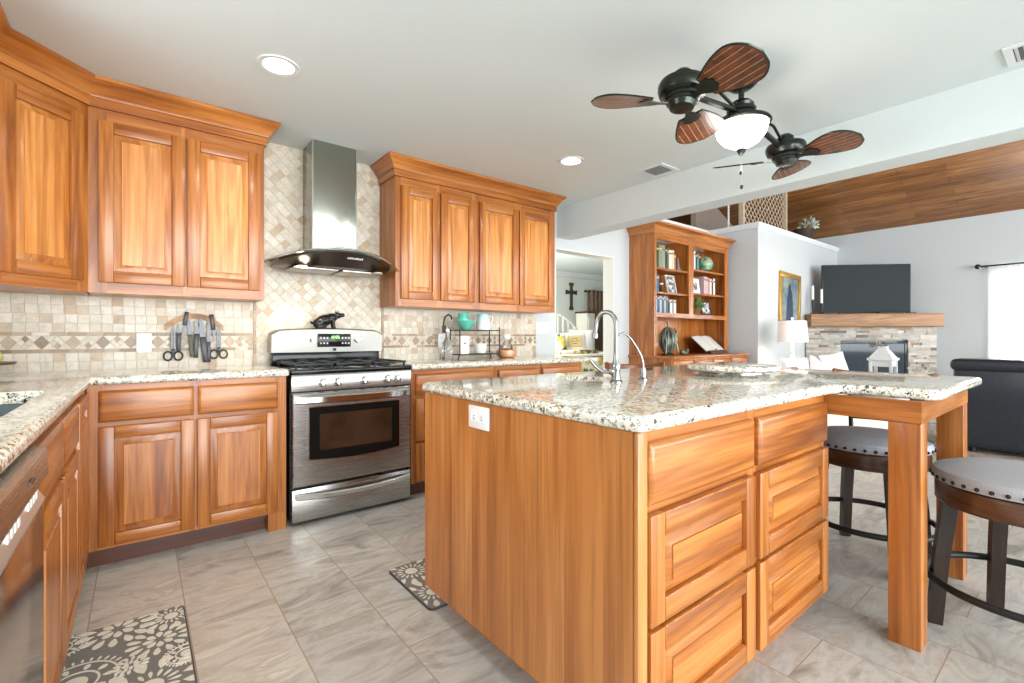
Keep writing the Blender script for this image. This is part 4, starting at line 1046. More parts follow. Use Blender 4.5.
def book(label, x, z, w, h, c, dep=.2, lean=0, group=None):
    t = thing('book', label, 'book', (x,by+.15,z), 0, group)
    M = T(x,by+.05,z) @ RY(R(lean))
    b = MB(M); b.box(0,w,0,.004,0,h,.0012); b.box(0,.0025,.0041,dep,0,h); b.box(w-.0025,w,.0041,dep,0,h); b.build('cover', bm_(c), t)
    b = MB(M); b.box(.0027,w-.0027,.0043,dep-.006,.004,h-.005); b.build('pages', PAGES, t)
    for zz in (h*.78,):
        b = MB(M); b.box(.004,w-.004,-.0012,-.0003,zz,zz+.02); b.build('spine_band', bm_((200,180,130) if sum(c) < 380 else (120,100,80)), t)
def row(shelf, x, z, items, group, gap=.0015):
    for i, (w, h, c, nm) in enumerate(items):
        book(f'{nm}, {ORDN[i]} book from the left on the {shelf}', x, z, w, h, c, .2 if h > .15 else .15, 0, group); x += w+gap
G1 = 'books in the bookcase'
row('top left bookcase shelf', 4.67, 1.92, [(.05,.24,(150,152,132),'pale sage book'),(.075,.27,(58,66,48),'thick dark green book'),(.065,.275,(128,138,110),'olive book'),(.06,.275,(140,150,120),'light olive book'),(.04,.27,(36,38,46),'black spined book'),(.035,.25,(96,96,88),'grey book'),(.06,.235,(222,212,186),'cream book'),(.05,.24,(214,196,160),'tan book'),(.035,.20,(140,96,80),'reddish book')], G1)
row('top right bookcase shelf', 5.47, 1.965, [(.045,.25,(40,34,40),'black book'),(.04,.245,(110,60,66),'dark red book'),(.035,.24,(226,226,222),'white book'),(.04,.22,(40,52,52),'dark slate book'),(.035,.215,(92,150,146),'teal book'),(.045,.21,(46,46,40),'charcoal book')], G1)
row('second left bookcase shelf', 4.67, 1.635, [(.07,.21,(40,70,100),'navy book'),(.06,.205,(62,104,140),'blue book')], G1)
row('second right bookcase shelf', 5.80, 1.665, [(.05,.235,(206,170,176),'pink book'),(.045,.23,(190,180,172),'pale grey book'),(.05,.22,(196,128,108),'salmon book'),(.04,.215,(230,224,212),'ivory book'),(.04,.225,(58,56,50),'dark book'),(.045,.22,(234,232,226),'white book')], G1)
row('bottom left bookcase shelf', 4.67, 1.39, [(.05,.205,(70,98,120),'steel blue book'),(.045,.2,(150,170,186),'pale blue book'),(.045,.205,(60,86,112),'blue book'),(.04,.2,(170,186,196),'light blue book'),(.045,.205,(66,92,116),'slate blue book'),(.04,.2,(176,170,160),'stone grey book'),(.045,.205,(80,104,124),'dusty blue book'),(.035,.175,(50,50,56),'black book'),(.04,.165,(220,220,214),'white book'),(.04,.17,(150,146,138),'grey book'),(.045,.165,(226,222,212),'cream book')], G1)
# ornaments
b = MB(); b.lathe([(.042,0),(.04,.01),(.022,.06),(.012,.13),(.006,.17),(.0001,.175)], (5.255,by+.09,1.92), 20); b.build('obelisk_figurine', plain('pewter_grey', srgb(132,132,124), .5, .3), None, 'slim grey cone ornament beside the books on the top left shelf', 'ornament')
t = thing('globe', 'small green glass globe on the top right bookcase shelf', 'globe', (6.0,by+.15,1.965))
gl = NT('globe_green'); v = gl.coord((1,1,1)); nn = gl.noise(v, 14, 4); 
b = MB(); b.ball((6.0,by+.15,2.085),.105, n=28, m=18); b.build('ball', gl.done(gl.ramp(nn.outputs[0], [(.42, srgb(74,140,116)), (.5, srgb(118,180,150)), (.56, srgb(176,176,130))]), .15, 0, .4), t)
b = MB(); b.lathe([(.04,0),(.04,.006),(.02,.016)], (6.0,by+.15,1.9655), 20); b.build('stand', BRONZE, t)
PHOTO = NT('photo_print'); v = PHOTO.coord((1,1,1)); nn = PHOTO.noise(v, 26, 3); PHOTO = PHOTO.done(PHOTO.ramp(nn.outputs[0], [(.38, srgb(46,48,52)), (.5, srgb(150,150,148)), (.62, srgb(226,224,220))]), .3)
def frame(label, x, z, w, h, c, border, rot=0, tilt=-10, y=by+.09, name='photo_frame'):
    t = thing(name, label, 'photo frame', (x,y,z), R(rot))
    M = T(x,y,z) @ RZ(R(rot)) @ RX(R(tilt))
    b = MB(M); b.box(-w/2,w/2,-.008,.008,0.0005,border); b.box(-w/2,w/2,-.008,.008,h-border,h); b.box(-w/2,-w/2+border,-.008,.008,border,h-border); b.box(w/2-border,w/2,-.008,.008,border,h-border); b.build('frame', c, t)
    b = MB(M); b.box(-w/2+border,w/2-border,-.004,.004,border,h-border); b.build('photo', PHOTO, t)
    b = MB(M); b.tube([(0,.008,h*.6),(0,.055,.02)], .004, 6); b.build('easel_leg', BLACKM, t)
frame('leaning picture board of small black and white photos on the second left shelf', 5.14, 1.635, .19, .235, plain('frame_white', srgb(222,220,212), .5), .012, 0, -12)
frame('white matted photo in a wide frame on the second right bookcase shelf', 5.62, 1.665, .25, .2, plain('frame_mat', srgb(232,228,228), .5), .05, -6, -8)
frame('dark framed photo beside the plant on the bottom right shelf', 5.93, 1.39, .19, .2, plain('frame_dark', srgb(44,34,30), .4), .024, -10, -10)
LEAF = plain('leaf_green', srgb(92,120,58), .5, 0, .3, 30)
def leaves(parent, c, n, r, size, m=LEAF, flat=1.0):
    b = MB()
    for k in range(n):
        a = random.random()*2*PI; e = random.random()*1.3; d = Vector((math.cos(a)*math.cos(e), math.sin(a)*math.cos(e), math.sin(e)*flat)); p = Vector(c)+d*r*(.45+.55*random.random())
        b.M = T(*p) @ align(d+Vector((random.uniform(-.5,.5),random.uniform(-.5,.5),random.uniform(-.2,.6))))
        s = size*(.7+.6*random.random()); b.loft([[(-s*.05,0,0),(s*.05,0,0),(0,.002,0)],[(-s*.28,0,s*.5),(s*.28,0,s*.5),(0,.004+s*.05,s*.5)],[(-s*.02,0,s),(s*.02,0,s),(0,.002,s)]])
    b.M = I4; return b.build('foliage', m, parent)
t = thing('potted_plant', 'small leafy green plant in a dark pot on the bottom right shelf', 'plant', (5.60,by+.10,1.39))
b = MB(); b.lathe([(.035,0),(.045,.06),(.048,.06),(.04,.058),(.0001,.05)], (5.60,by+.10,1.3905), 20, cap=False); b.build('pot', plain('pot_dark', srgb(58,50,42), .5), t); leaves(t, (5.60,by+.09,1.46), 90, .12, .07)
t = thing('flower_vase', 'tiny dark vase with a white flower on the second left shelf', 'vase', (4.88,by+.08,1.635))
b = MB(); b.lathe([(.022,0),(.032,.03),(.014,.06),(.018,.07)], (4.88,by+.08,1.6355), 18); b.build('vase', plain('vase_dark', srgb(52,58,40), .4), t)
b = MB(); b.tube([(4.88,by+.08,1.705),(4.885,by+.08,1.73)], .002, 6); b.build('stem', LEAF, t)
b = MB(); b.ball((4.885,by+.08,1.738),.028,.028,.014); b.build('flower', CREAMG, t)
# niche: metal pumpkin vase, small tray, open book on stand
VERD = plain('verdigris_metal', srgb(116,122,108), .4, .6, .4, 14)
t = thing('metal_urn', 'large dark ribbed metal urn ornament in the left half of the bookcase niche', 'ornament', (4.93,by+.0,.89))
b = MB()
for k in range(10):
    a = 2*PI*k/10; b.tube([(4.93+r_*math.cos(a)*.9, by+.02+r_*math.sin(a)*.9, .93+h_) for r_, h_ in ((.05,0),(.09,.06),(.105,.13),(.09,.21),(.05,.26),(.02,.28))], .016, 8)
b.build('ribs', VERD, t)
b = MB(); b.lathe([(.07,0),(.075,.012),(.04,.025),(.05,.045),(.085,.10),(.095,.17),(.07,.25),(.03,.285),(.02,.30)], (4.93,by+.02,.8905), 24); b.build('body', plain('urn_core', srgb(70,76,68), .4, .6, .3, 14), t)
for a in (-1,1):
    b = MB(); b.tube([(4.93+a*.04,by+.0,1.16),(4.93+a*.09,by-.02,1.20),(4.93+a*.12,by-.02,1.16),(4.93+a*.10,by-.03,1.04),(4.93+a*.13,by-.04,.91)], .012, 8); b.build('branch', VERD, t)
b = MB(); b.tube([(4.93,by+.02,1.19),(4.94,by+.02,1.24),(4.92,by+.02,1.30)], .012, 8); b.build('stem', VERD, t)
b = MB(); b.ball((5.16,by-.05,.914),.07,.05,.024); b.ball((5.22,by-.05,.93),.03,.026,.03); b.ball((5.11,by-.06,.925),.03,.03,.03); b.build('turtle_ornament', VERD, None, 'low dark metal ornament beside the ribbed urn in the niche', 'ornament', remesh=.006)
t = thing('book_stand', 'carved wooden stand holding the open book in the bookcase niche', 'stand', (5.97,by-.03,.89))
BKM = T(5.97,by-.04,.93) @ RZ(R(4)) @ RX(R(-48))
b = MB(BKM @ RX(R(90))); b.prism([(-.25,-.05),(-.2,-.075),(-.1,-.06),(0,-.08),(.1,-.06),(.2,-.075),(.25,-.05),(.25,.0),(-.25,0)][::-1], -.012, .004); b.build('lip', WDK, t)
b = MB(BKM); b.box(-.27,.27,.022,.034,.0,.30,.004); b.build('easel', WDK, t)
b = MB(); b.lathe([(.09,0),(.085,.012),(.03,.025),(.03,.06)], (5.97,by+.0,.8905), 20); b.build('foot', WDK, t)
t = thing('open_book', 'large open book with white pages lying on the wooden stand', 'book', (5.97,by-.05,.95))
for s in (-1,1):
    b = MB(BKM); rings = []
    for i in range(9):
        u = i/8; x = s*(.004+.265*u); h = .028*math.sin(PI*min(1,u*1.15+.05))**.6*.6+.006
        rings.append([(x,.021,.012),(x,.021-h,.012),(x,.021-h,.285),(x,.021,.285)])
    b.loft(rings, True, True); b.build('pages', plain('open_pages', srgb(224,222,214), .7, 0, .04, 60), t)

# ------------------------------------------------------------------ corner fireplace, television and what stands by it
FPC = T(8.70,2.17,0) @ RZ(R(-45))
fp = thing('fireplace', 'corner fireplace faced in pale stacked stone with a thick wood mantel', 'fireplace', (8.70,2.17,0), R(-45))
def stone():
    t = NT('stacked_stone'); v = t.coord(); n = t.noise(v, 14, 4, .6); g = t.n('ShaderNodeNewGeometry')
    isl = t.ramp(g.outputs['Random Per Island'], [(0, srgb(214,208,198)), (.25, srgb(186,180,172)), (.45, srgb(206,190,170)), (.62, srgb(150,142,134)), (.78, srgb(224,220,212)), (.9, srgb(176,146,120)), (1, srgb(116,110,106))])
    t.bump(n.outputs[0], .4, .01); return t.done(t.mix(1.0, isl, t.ramp(n.outputs[0], [(.3,(.75,.74,.72)),(.6,(1,1,1))]), 'MULTIPLY'), .8)
b = MB(FPC); z = 0.0
while z < 1.25:
    h = random.choice((.028,.036,.045)); h = min(h, 1.255-z); x = -.98
    while x < .835:
        w = min(random.uniform(.08,.26), .84-x)
        segs_ = [(x, x+w)]
        if z < 1.045 and z+h > .30: segs_ = [(a,c) for a,c in ((x,min(x+w,-.49)),(max(x,.445),x+w)) if c-a > .01]
        for a, c in segs_: b.box(a+.001,c-.001,-random.uniform(.012,.035),.05,z+.001,z+h-.001)
        x += w
    z += h
b.build('stone_facing', stone(), fp)
b = MB(FPC); b.box(-.98,-.49,.0505,.12,0,1.25); b.box(.445,.84,.0505,.12,0,1.25); b.box(-.49,.445,.0505,.12,1.045,1.25); b.box(-.49,.445,.0505,.12,0,.30); b.build('chimney_breast', WALL, fp)
b = MB(FPC); b.box(-.488,.443,.36,.37,.305,1.04); b.box(-.488,-.478,.0505,.36,.305,1.04); b.box(.433,.443,.0505,.36,.305,1.04); b.box(-.477,.432,.0505,.36,.301,.315); b.build('firebox', BLACKM, fp)
b = MB(FPC); b.box(-.49,.445,-.012,.02,1.005,1.043,.002); b.box(-.49,-.46,-.012,.02,.302,1.0045); b.box(.415,.445,-.012,.02,.302,1.0045); b.box(-.459,.414,-.002,.002,.302,1.0045); b.build('glass_doors', plain('firebox_glass', (.02,.035,.045), .06, 0, .2), fp)
b = MB(FPC); b.box(-.98,.84,-.17,.12,1.258,1.452,.008); b.build('mantel', WMAN, fp)
MTV = FPC @ T(-.125,.0,1.49) @ SC(.93,1,.98)
tv = thing('television', 'large black flat screen television standing on the mantel', 'television', (MTV @ Vector((0,0,-.036)))[:])
b = MB(MTV); b.box(-.665,.665,-.01,.025,-.02,.725,.004); b.build('housing', plain('tv_plastic', (.012,.013,.015), .3), tv)
b = MB(MTV); b.box(-.65,.65,-.0125,-.0103,-.003,.71); b.build('screen', plain('tv_glass', (.012,.018,.019), .22, Specular_IOR_Level=.08), tv)
b = MB(MTV); 
for x in (-.4,.4): b.box(x-.04,x+.04,-.06,.06,-.0375,-.030,.002); b.box(x-.01,x+.01,-.005,.02,-.030,-.0205)
b.build('foot', BLACKM, tv)
b = MB(FPC); b.box(-.02,.32,-.14,-.08,1.4525,1.472,.004); b.build('media_box', BLACKM, None, 'low black media box lying on the mantel in front of the television', 'electronics')
b = MB(FPC); b.box(.37,.50,-.12,-.08,1.4525,1.468,.004); b.build('remote_control', BLACKM, None, 'black remote control lying near the right end of the mantel', 'remote')
for x, y, hh, lab in ((-.90,-.05,.16,'left one of the two black candlesticks on the mantel'),(-.80,-.10,.10,'right one of the two black candlesticks, in front of the television edge')):
    p = FPC @ Vector((x,y,1.4525)); t = thing('candlestick', lab, 'candlestick', p[:])
    b = MB(); b.lathe([(.04,0),(.035,.012),(.01,.025),(.008,hh*.5),(.014,hh*.6),(.008,hh*.7),(.02,hh+.05),(.02,hh+.06)], p, 18); b.build('stick', BLACKM, t)
    b = MB(); b.lathe([(.017,0),(.017,.21),(.003,.215)], (p.x,p.y,p.z+hh+.0605), 16); b.build('candle', CREAMG, t)
# painting on the block wall
pt = thing('painting', 'gilt framed painting of a dark blue robed form hanging above the lamp', 'painting', (7.42,2.868,1.26))
MP = T(7.42,2.869,1.645) @ RY(R(2))
GOLD = plain('gilt', srgb(196,150,72), .35, .6, .25, 40)
b = MB(MP); w2, h2 = .36, .385
for i, (a, c, e, g) in enumerate(((-w2,w2,h2-.075,h2),(-w2,w2,-h2,-h2+.075),(-w2,-w2+.075,-h2+.075,h2-.075),(w2-.075,w2,-h2+.075,h2-.075))): b.box(a,c,-.03,-.0005,e,g,.008)
b.build('frame', GOLD, pt)
for k in range(14):
    pass
pc = NT('painted_canvas'); v = pc.coord((1,1,1)); nn = pc.noise(v, 7, 5, .6, .8)
b = MB(MP); b.box(-w2+.07,w2-.07,-.012,-.001,-h2+.07,h2-.07); b.build('canvas', pc.done(pc.ramp(nn.outputs[0], [(.3, srgb(64,86,96)), (.5, srgb(116,136,140)), (.7, srgb(160,160,140))]), .5), pt)
b = MB(MP @ T(0,-.0125,0) @ RX(R(90))); b.prism([(-.13,-.30),(.12,-.30),(.10,-.05),(.07,.10),(.02,.16),(-.05,.13),(-.10,0)], 0, .002); b.build('robe_shape', plain('paint_navy', srgb(38,52,84), .5, 0, .4, 20), pt)
b = MB(MP @ T(-.01,-.0125,.17) @ RX(R(90))); b.prism([(.045*math.cos(2*PI*k/14),.06*math.sin(2*PI*k/14)) for k in range(14)], 0, .002); b.build('pale_shape', plain('paint_umber', srgb(60,54,56), .5, 0, .2), pt)
# table lamp on side table
t = thing('side_table', 'dark wooden side table under the white lamp', 'table', (6.54,2.49,0))
b = MB(); b.lathe([(.25,.60),(.26,.61),(.26,.63),(.25,.64)], (6.54,2.49,0), 32); b.build('table_top', WDK, t)
b = MB(); b.lathe([(.16,0),(.15,.03),(.03,.06),(.03,.58),(.08,.599)], (6.54,2.49,0), 20); b.build('pedestal', WDKV, t)
lx, ly = 6.54, 2.49
lp = thing('table_lamp', 'turned white table lamp with a cream drum shade below the painting', 'lamp', (lx,ly,.64))
ls = 1.075
b = MB(); b.lathe([(.075,0),(.075,.02),(.03,.04),(.05,.09),(.055,.12),(.02,.16),(.035,.20),(.018,.24),(.03,.28),(.015,.32),(.02,.38),(.01,.40),(.01,.68)], (lx,ly,.6405), 24); b.build('base', WHITE, lp)
b = MB(); b.lathe([(.178,1.04),(.158,1.31)], (lx,ly,0), 40, cap=False)
sh = NT('lamp_shade'); sh.b.inputs['Emission Color'].default_value = (1,.95,.88,1); sh.b.inputs['Emission Strength'].default_value = .25
b.build('lamp_shade', sh.done(srgb(236,232,226), .8), lp)
b = MB(); b.lathe([(.008,1.3205),(.016,1.345),(.005,1.36)], (lx,ly,0), 14); b.build('finial', WHITE, lp)
lamp('table_lamp_bulb', 'POINT', (lx,ly,1.17), 16, (1,.9,.75), size=.05)
# cream sofa with cushions, coffee table, lantern
CRM = plain('cream_upholstery', srgb(222,214,200), .9, 0, .05, 60); PIL = plain('white_cushion', srgb(238,236,234), .9, 0, .03, 50)
t = thing('cream_armchair', 'cream upholstered armchair with dark wood base seen beyond the bar', 'armchair', (5.75,1.85,0), R(-38))
MC = T(5.75,1.85,0) @ RZ(R(-38))
b = MB(MC); b.box(-.42,.42,-.40,.38,.16,.46,.05,3); b.build('seat', CRM, t)
b = MB(MC); b.box(-.42,.42,.30,.44,.4605,.72,.05,3); b.build('backrest', CRM, t)
for s in (-1,1):
    b = MB(MC); b.box(s*.50-.075,s*.50+.075,-.40,.40,.16,.64,.05,3); b.build('arm', CRM, t)
    for y in (-.34,.36): b = MB(MC); b.box(s*.45-.03,s*.45+.03,y-.03,y+.03,.0045,.159); b.build('leg', WDKV, t)
def pillow(label, M, w, h, th, mats=PIL, name='cushion', cat='cushion', extra=None):
    t = thing(name, label, cat, M.to_translation()[:])
    b = MB(M); n = 12; rings = []
    vs = []; fs = []
    for side in (-1,1):
        for i in range(n+1):
            for j in range(n+1):
                u, v = -1+2*i/n, -1+2*j/n
                k = max(0,(1-abs(u)**2.6))*max(0,(1-abs(v)**2.6)); pin = 1-.10*(1-min(1,abs(u*v)*1.0))*(abs(u)+abs(v))/2
                vs.append((u*w/2*pin, side*th/2*k**.5, h/2+v*h/2*pin))
    m = n+1
    for s_ in (0,1):
        for i in range(n):
            for j in range(n):
                a = s_*m*m+i*m+j; q = (a, a+1, a+m+1, a+m); fs.append(q if s_ else q[::-1])
    b.add(vs, fs, True); bmesh.ops.remove_doubles(b.bm, verts=b.bm.verts[:], dist=1e-5)
    b.build('pillow_body', mats, t)
    if extra: extra(t, M)
    return t
pillow('white cushion at the left on the cream seat, right of the lamp', T(5.62,2.07,.475)@RZ(R(-42))@RX(R(-14)), .30, .42, .14)
pillow('white cushion leaning in the middle beyond the bar', T(5.76,1.90,.475)@RZ(R(-40))@RX(R(-14))@RY(R(10)), .28, .43, .13)
pillow('white cushion standing tall in front of the fireplace stone', T(5.90,1.735,.475)@RZ(R(-38))@RX(R(-12))@RY(R(-10)), .27, .47, .12)
t = thing('coffee_table', 'low dark coffee table carrying the white lantern', 'table', (6.86,1.63,0))
ML = T(6.86,1.63,0) @ RZ(R(-90))
b = MB(ML); b.box(-.32,.32,-.25,.25,.39,.43,.006); b.build('table_top', WDK, t)
for x in (-.28,.28):
    for y in (-.21,.21): b = MB(ML); b.box(x-.03,x+.03,y-.03,y+.03,.0045,.3895); b.build('leg', WDKV, t)
MLn = ML @ T(0,0,.4305) @ SC(.62,.62,1)
ln = thing('lantern', 'white house shaped wooden lantern in front of the fireplace', 'lantern', (MLn @ Vector((0,0,0)))[:])
b = MB(MLn); b.box(-.18,.18,-.18,.18,0,.03,.004); b.build('base', WHITE, ln)
for x in (-.155,.155):
    for y in (-.155,.155): b = MB(MLn); b.box(x-.025,x+.025,y-.025,y+.025,.0305,.40,.003); b.build('post', WHITE, ln)
b = MB(MLn)
b.box(-.13,.13,-.17,-.145,.33,.40); b.box(-.13,.13,.145,.17,.33,.40); b.box(-.17,-.145,-.13,.13,.33,.40); b.box(.145,.17,-.13,.13,.33,.40); b.build('top_rails', WHITE, ln)
b = MB(MLn); b.box(-.205,.205,-.205,.205,.4005,.43,.004); b.loft([[(-.18,-.18,.4305),(.18,-.18,.4305),(.18,.18,.4305),(-.18,.18,.4305)],[(-.06,-.06,.545),(.06,-.06,.545),(.06,.06,.545),(-.06,.06,.545)]], True, False); b.box(-.07,.07,-.07,.07,.5455,.565,.003); b.build('roof', WHITE, ln)
b = MB(MLn); b.tube([(-.04,0,.566),(-.03,0,.60),(0,0,.615),(.03,0,.60),(.04,0,.566)], .005, 8); b.build('ring', BRONZE, ln)
p = MLn @ Vector((-.06,-.05,.55)); leaves(ln, p, 40, .09, .05, plain('dried_leaf', srgb(138,132,110), .7, 0, .3), .5)
p = MLn @ Vector((0,0,.0305)); b = MB(); b.lathe([(.06,0),(.06,.12),(.05,.125)], p, 28); b.build('pillar_candle', plain('green_wax', srgb(142,142,84), .5), None, 'thick olive green candle inside the white lantern', 'candle')
# black sofa with its back to the kitchen
LEA = plain('black_leather', (.022,.028,.036), .33, 0, .2, 60, coat=.1, bump=.25)
sf = thing('leather_sofa', 'black leather sofa with its back to the kitchen, at the right edge', 'sofa', (6.6,-.2,0))
b = MB(); b.box(6.2,6.42,-1.35,.93,.05,.84,.06,4); b.build('backrest', LEA, sf)
b = MB(); b.box(6.17,6.50,-1.37,.95,.78,.895,.05,4); b.build('top_roll', LEA, sf)
b = MB(); b.box(6.421,7.1,-1.15,.70,.10,.45,.04,3); b.build('seat', LEA, sf)
for y0_, y1_ in ((.70,.95),(-1.38,-1.15)):
    b = MB(); b.box(6.43,7.12,y0_+.001,y1_,.05,.64,.05,3); b.build('arm', LEA, sf)
for x in (6.3,7.0):
    for y in (-1.2,.8): b = MB(); b.cyl((x,y,.0045),(x,y,.08),.03); b.build('foot', BLACKM, sf)
# window with sheer curtain on the far wall
b = MB(); fx0, fx1 = 9.42, 9.50
for y0_, y1_, z0_, z1_ in ((-.55,-.49,.75,2.03),(.96,1.02,.75,2.03),(-.49,.96,.75,.81),(-.49,.96,1.97,2.03),(-.49,.96,1.37,1.41),(.22,.25,.81,1.97)): b.box(fx0,fx1,y0_,y1_,z0_,z1_)
struct('window_1', b, WHITE)
b = MB(); b.box(9.45,9.455,-.49,.96,.81,1.97); struct('window_2', b, GLASS)
rd = thing('curtain_rod', 'black curtain rod with a ball finial above the right window', 'curtain rod', (9.3,.3,2.1))
b = MB(); b.cyl((9.31,1.10,2.10),(9.31,-1.0,2.10),.011); b.build('rod', BRONZE, rd)
b = MB(); b.ball((9.31,1.13,2.10),.035); b.build('finial', BRONZE, rd)
b = MB(); b.box(9.30,9.399,1.04,1.06,2.085,2.10); b.build('bracket', BRONZE, rd)
cu = NT('sheer_curtain'); tr = cu.n('ShaderNodeBsdfTranslucent'); tr.inputs[0].default_value = (.95,.96,.97,1); tp = cu.n('ShaderNodeBsdfTransparent'); ms = cu.n('ShaderNodeMixShader', i_0=.45); ms2 = cu.n('ShaderNodeMixShader', i_0=.35)
out = cu.t.nodes['Material Output']; cu.l(cu.b.outputs[0], ms.inputs[1]); cu.l(tr.outputs[0], ms.inputs[2]); cu.l(ms.outputs[0], ms2.inputs[1]); cu.l(tp.outputs[0], ms2.inputs[2]); cu.l(ms2.outputs[0], out.inputs[0])
SHEER = cu.done((.9,.91,.92), .9)
b = MB(); rings = []
for i in range(121):
    y = 1.03-1.9*i/120; x = 9.335+.014*math.sin(i*.9)+.006*math.sin(i*.37+1); rings.append([(x,y,2.13),(x,y,1.4),(x,y,.06)])
b.loft(rings, False, True, False); b.build('sheer_curtain', SHEER, None, 'white sheer curtain glowing in front of the living room window', 'curtain')
lamp('window_daylight', 'AREA', (9.9,.25,1.5), 420, (.92,.96,1), (0,R(90),0), 1.5, 1.4)
# rug
b = MB(); b.box(5.2,8.0,-1.6,1.9,.0008,.0042); 
rg_ = NT('rug_weave'); v = rg_.coord((1,1,1), False); nn = rg_.noise(v, 5, 4, .7, 1); b.build('area_rug', rg_.done(rg_.ramp(nn.outputs[0], [(.35, srgb(120,96,80)), (.5, srgb(190,178,164)), (.65, srgb(150,140,132))]), .95), None, 'patterned beige and brown area rug under the living room seats', 'rug')

# ------------------------------------------------------------------ loft things above the ledge
LAT = plain('lattice_wood', srgb(190,172,146), .7, 0, .1)
lt = thing('lattice_panel', 'wooden lattice screen standing up on the ledge under the plank ceiling', 'lattice', (6.9,3.2,2.63))
Y_ = 3.15; lx0, lx1, lz0, lz1 = 6.58, 7.95, 2.632, 3.38
for s in (1,-1):
    k = -1.0
    while k < 2.0:
        P = []
        for z in (lz0, lz1):
            pass
        xa = lx0+k*(lx1-lx0)
        poly = [(xa-.012,lz0),(xa+.012,lz0),(xa+.012+s*(lz1-lz0),lz1),(xa-.012+s*(lz1-lz0),lz1)]
        q = clip(poly, lx0, lx1, lz0, lz1)
        if q:
            b = MB(T(0,Y_+.006*s,0)@RX(R(90))); b.prism(q, 0, .005); b.build('slat', LAT, lt)
        k += .082
for x in (lx0-.03, lx1): b = MB(); b.box(x,x+.06,Y_-.03,Y_+.03,2.632,3.40); b.build('post', LAT, lt)
t = thing('pole', 'thin grey pole standing on the ledge left of the lattice', 'pole', (6.50,3.3,2.63)); b = MB(); b.cyl((6.50,3.3,2.631),(6.50,3.3,3.6),.012); b.build('shaft', WHITE, t); b = MB(); b.lathe([(.04,0),(.04,.012),(.015,.02)], (6.50,3.3,2.6305), 16); b.build('foot', WHITE, t)
t = thing('dried_arrangement', 'pale green dried flowers in a dark basket on the ledge', 'plant', (8.5,2.98,2.63))
b = MB(); b.lathe([(.10,0),(.13,.05),(.15,.16),(.14,.16),(.0001,.05)], (8.2,2.96,2.631), 20, cap=False); b.build('basket', plain('dark_wicker', srgb(58,44,32), .7, 0, .3, 60), t)
leaves(t, (8.36,2.94,2.84), 140, .13, .055, plain('pale_green_flower', srgb(196,206,196), .7, 0, .2))

# ------------------------------------------------------------------ bedroom seen through the opening
BW = plain('bed_iron_white', srgb(228,226,214), .5, 0, .03)
bd = thing('daybed', 'white iron daybed with an arched back in the room beyond the opening', 'bed', (5.7,5.5,0))
hb_ = MB()
def arch(s): return 1.08+.44*math.sin(PI*s)**.9
hx0, hx1 = 4.9, 6.45
hb_.tube([(hx0+(hx1-hx0)*i/24, 6.02, arch(i/24)) for i in range(25)], .022, 10); hb_.build('back_arch', BW, bd)
for i in range(1,12):
    s = i/12; q = MB(); q.tube([(hx0+(hx1-hx0)*s,6.02,.6),(hx0+(hx1-hx0)*s,6.02,arch(s)-.01)], .010, 8); q.build('spindle', BW, bd)
for x in (hx0, hx1): q = MB(); q.cyl((x,6.02,0),(x,6.02,1.12),.024); q.build('post', BW, bd)
q = MB(); q.box(4.85,6.5,4.95,6.0,.30,.80,.05,3); q.build('mattress', CRM, bd)
def floral():
    t = NT('floral_quilt'); v = t.coord((1,1,1), False); n = t.noise(v, 5.5, 3, .5, .6); n2 = t.noise(v, 7.3, 3, .5, .3)
    c = t.mix(t.ramp(n.outputs[0], [(.52,(0,0,0)),(.56,(1,1,1))]), srgb(224,220,204), srgb(206,178,60)); return t.done(t.mix(t.ramp(n2.outputs[0], [(.54,(0,0,0)),(.58,(1,1,1))]), c, srgb(86,84,72)), .9)
FLO = floral()
q = MB(); q.box(4.82,6.53,4.91,4.949,.06,.79,.01); q.build('bed_skirt', FLO, bd)
q = MB(); q.box(4.83,6.52,4.93,5.75,.801,.845,.02,3); q.build('white_quilt', plain('quilt_white', srgb(236,232,220), .9), bd)
b = MB(); b.box(4.85,5.75,5.0,5.35,.8455,.90,.025,3); b.build('folded_throw', FLO, None, 'folded yellow and grey patterned throw on the daybed', 'blanket')
pillow('yellow flowered pillow at the left of the daybed', T(5.30,5.55,.85)@RZ(R(-30))@RX(R(-22)), .40, .34, .16, FLO, 'pillow', 'pillow')
def burlap(t, M):
    b = MB(M); b.box(-.12,.12,-.072,-.062,.07,.28,.004); bl = b.build('burlap_patch', plain('burlap', srgb(186,164,116), .9, 0, .2, 80), t)
    for k, (a, c, z) in enumerate(((-.05,.05,.22),(-.07,-.01,.175),(.01,.07,.175),(-.03,.03,.13))):
        q = MB(M); q.tube([(a+(c-a)*i/8,-.074,z+.006*math.sin(i*2.1)) for i in range(9)], .004, 6); q.build('stitched_word', plain('thread_brown', srgb(84,66,44), .9), bl)
pillow('cream pillow with a burlap patch on the daybed', T(5.70,5.50,.85)@RZ(R(-38))@RX(R(-24)), .40, .36, .14, CRM, 'pillow', 'pillow', burlap)
pillow('white ruffled pillow with dark trim at the right of the daybed', T(6.10,5.72,.85)@RZ(R(-40))@RX(R(-15)), .42, .40, .16, PIL, 'pillow', 'pillow')
t = thing('white_cupboard', 'narrow white cupboard with a dark top beside the bedroom curtain', 'cupboard', (7.05,6.6,0))
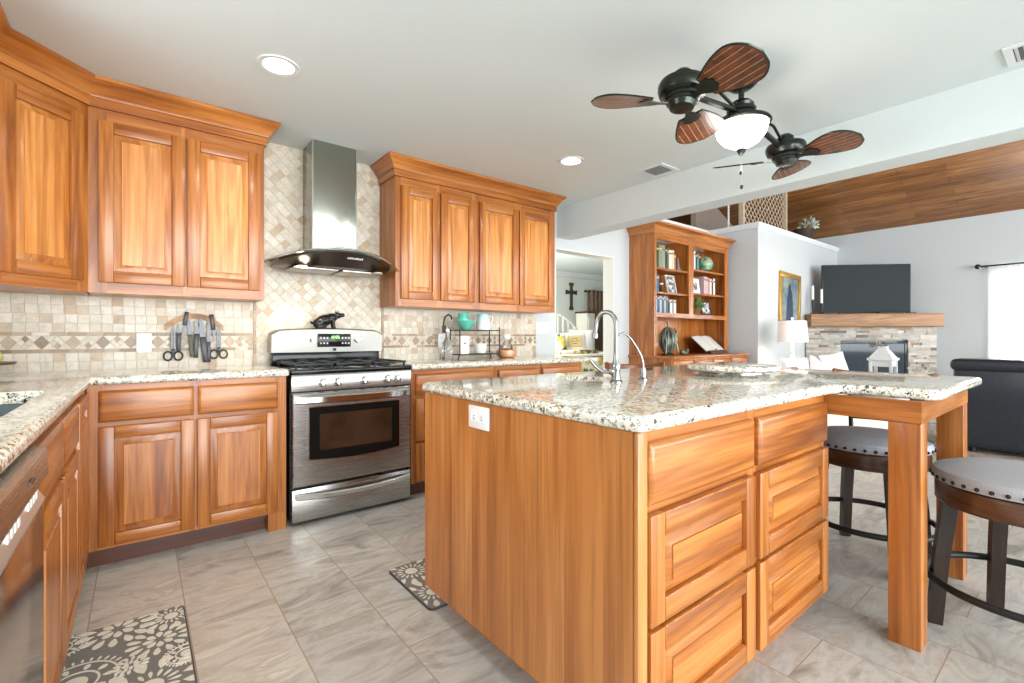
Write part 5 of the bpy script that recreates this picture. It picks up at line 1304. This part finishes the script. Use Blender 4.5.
b = MB(); b.box(6.98,7.20,6.4,6.7,0,1.58); b.build('body', BW, t); b = MB(); b.box(6.96,7.22,6.37,6.72,1.581,1.62,.004); b.build('top', WDK, t); b = MB(); b.box(7.0,7.18,6.385,6.399,.1,1.5,.004); b.build('door', BW, t)
t = thing('wall_cross', 'dark green ornate cross hanging on the bedroom wall', 'cross', (7.03,6.89,1.66))
M = T(7.03,6.899,1.95) @ RX(R(90))
b = MB(M); b.prism([(-.045,-.29),(.045,-.29),(.06,-.25),(.035,-.2),(.035,.20),(.07,.25),(.05,.28),(-.05,.28),(-.07,.25),(-.035,.20),(-.035,-.2),(-.06,-.25)], 0, .02); b.build('upright', plain('cross_green', srgb(72,74,52), .6, .2, .3, 20), t)
b = MB(M); b.prism([(-.16,-.02+.05),(-.10,.0+.05),(-.035,.0+.05),(-.035,.11),(-.10,.11),(-.16,.13)], 0.0005, .018); b.prism([(.16,.03),(.10,.05),(.036,.05),(.036,.11),(.10,.11),(.16,.13)], 0.0005, .018); b.prism([(.06*math.cos(2*PI*k/16),.08+.06*math.sin(2*PI*k/16)) for k in range(16)], .0205, .03); b.build('arms', plain('cross_green_arm', srgb(62,64,46), .6, .2, .3, 20), t)
t = thing('bedroom_curtain_rod', 'dark curtain rod on the bedroom wall', 'curtain rod', (7.9,6.8,2.07)); b = MB(); b.cyl((7.38,6.80,2.07),(8.9,6.80,2.07),.014); b.build('rod', BRONZE, t); b = MB(); b.ball((7.36,6.80,2.07),.03); b.build('finial', BRONZE, t); b = MB(); b.box(7.41,7.43,6.80,6.839,2.06,2.08); b.build('bracket', BRONZE, t)
b = MB(); rings = []
for i in range(61):
    x = 7.45+.95*i/60; y = 6.80+.035*math.sin(i*.8); rings.append([(x,y-.012,2.10),(x,y-.012,1.0),(x,y-.012,.03),(x,y+.012,.03),(x,y+.012,1.0),(x,y+.012,2.10)])
b.loft(rings, True, True, True); b.build('brown_curtain', plain('taupe_fabric', srgb(112,92,74), .7, 0, .15, 6), None, 'brown drape hanging at the bedroom window', 'curtain')
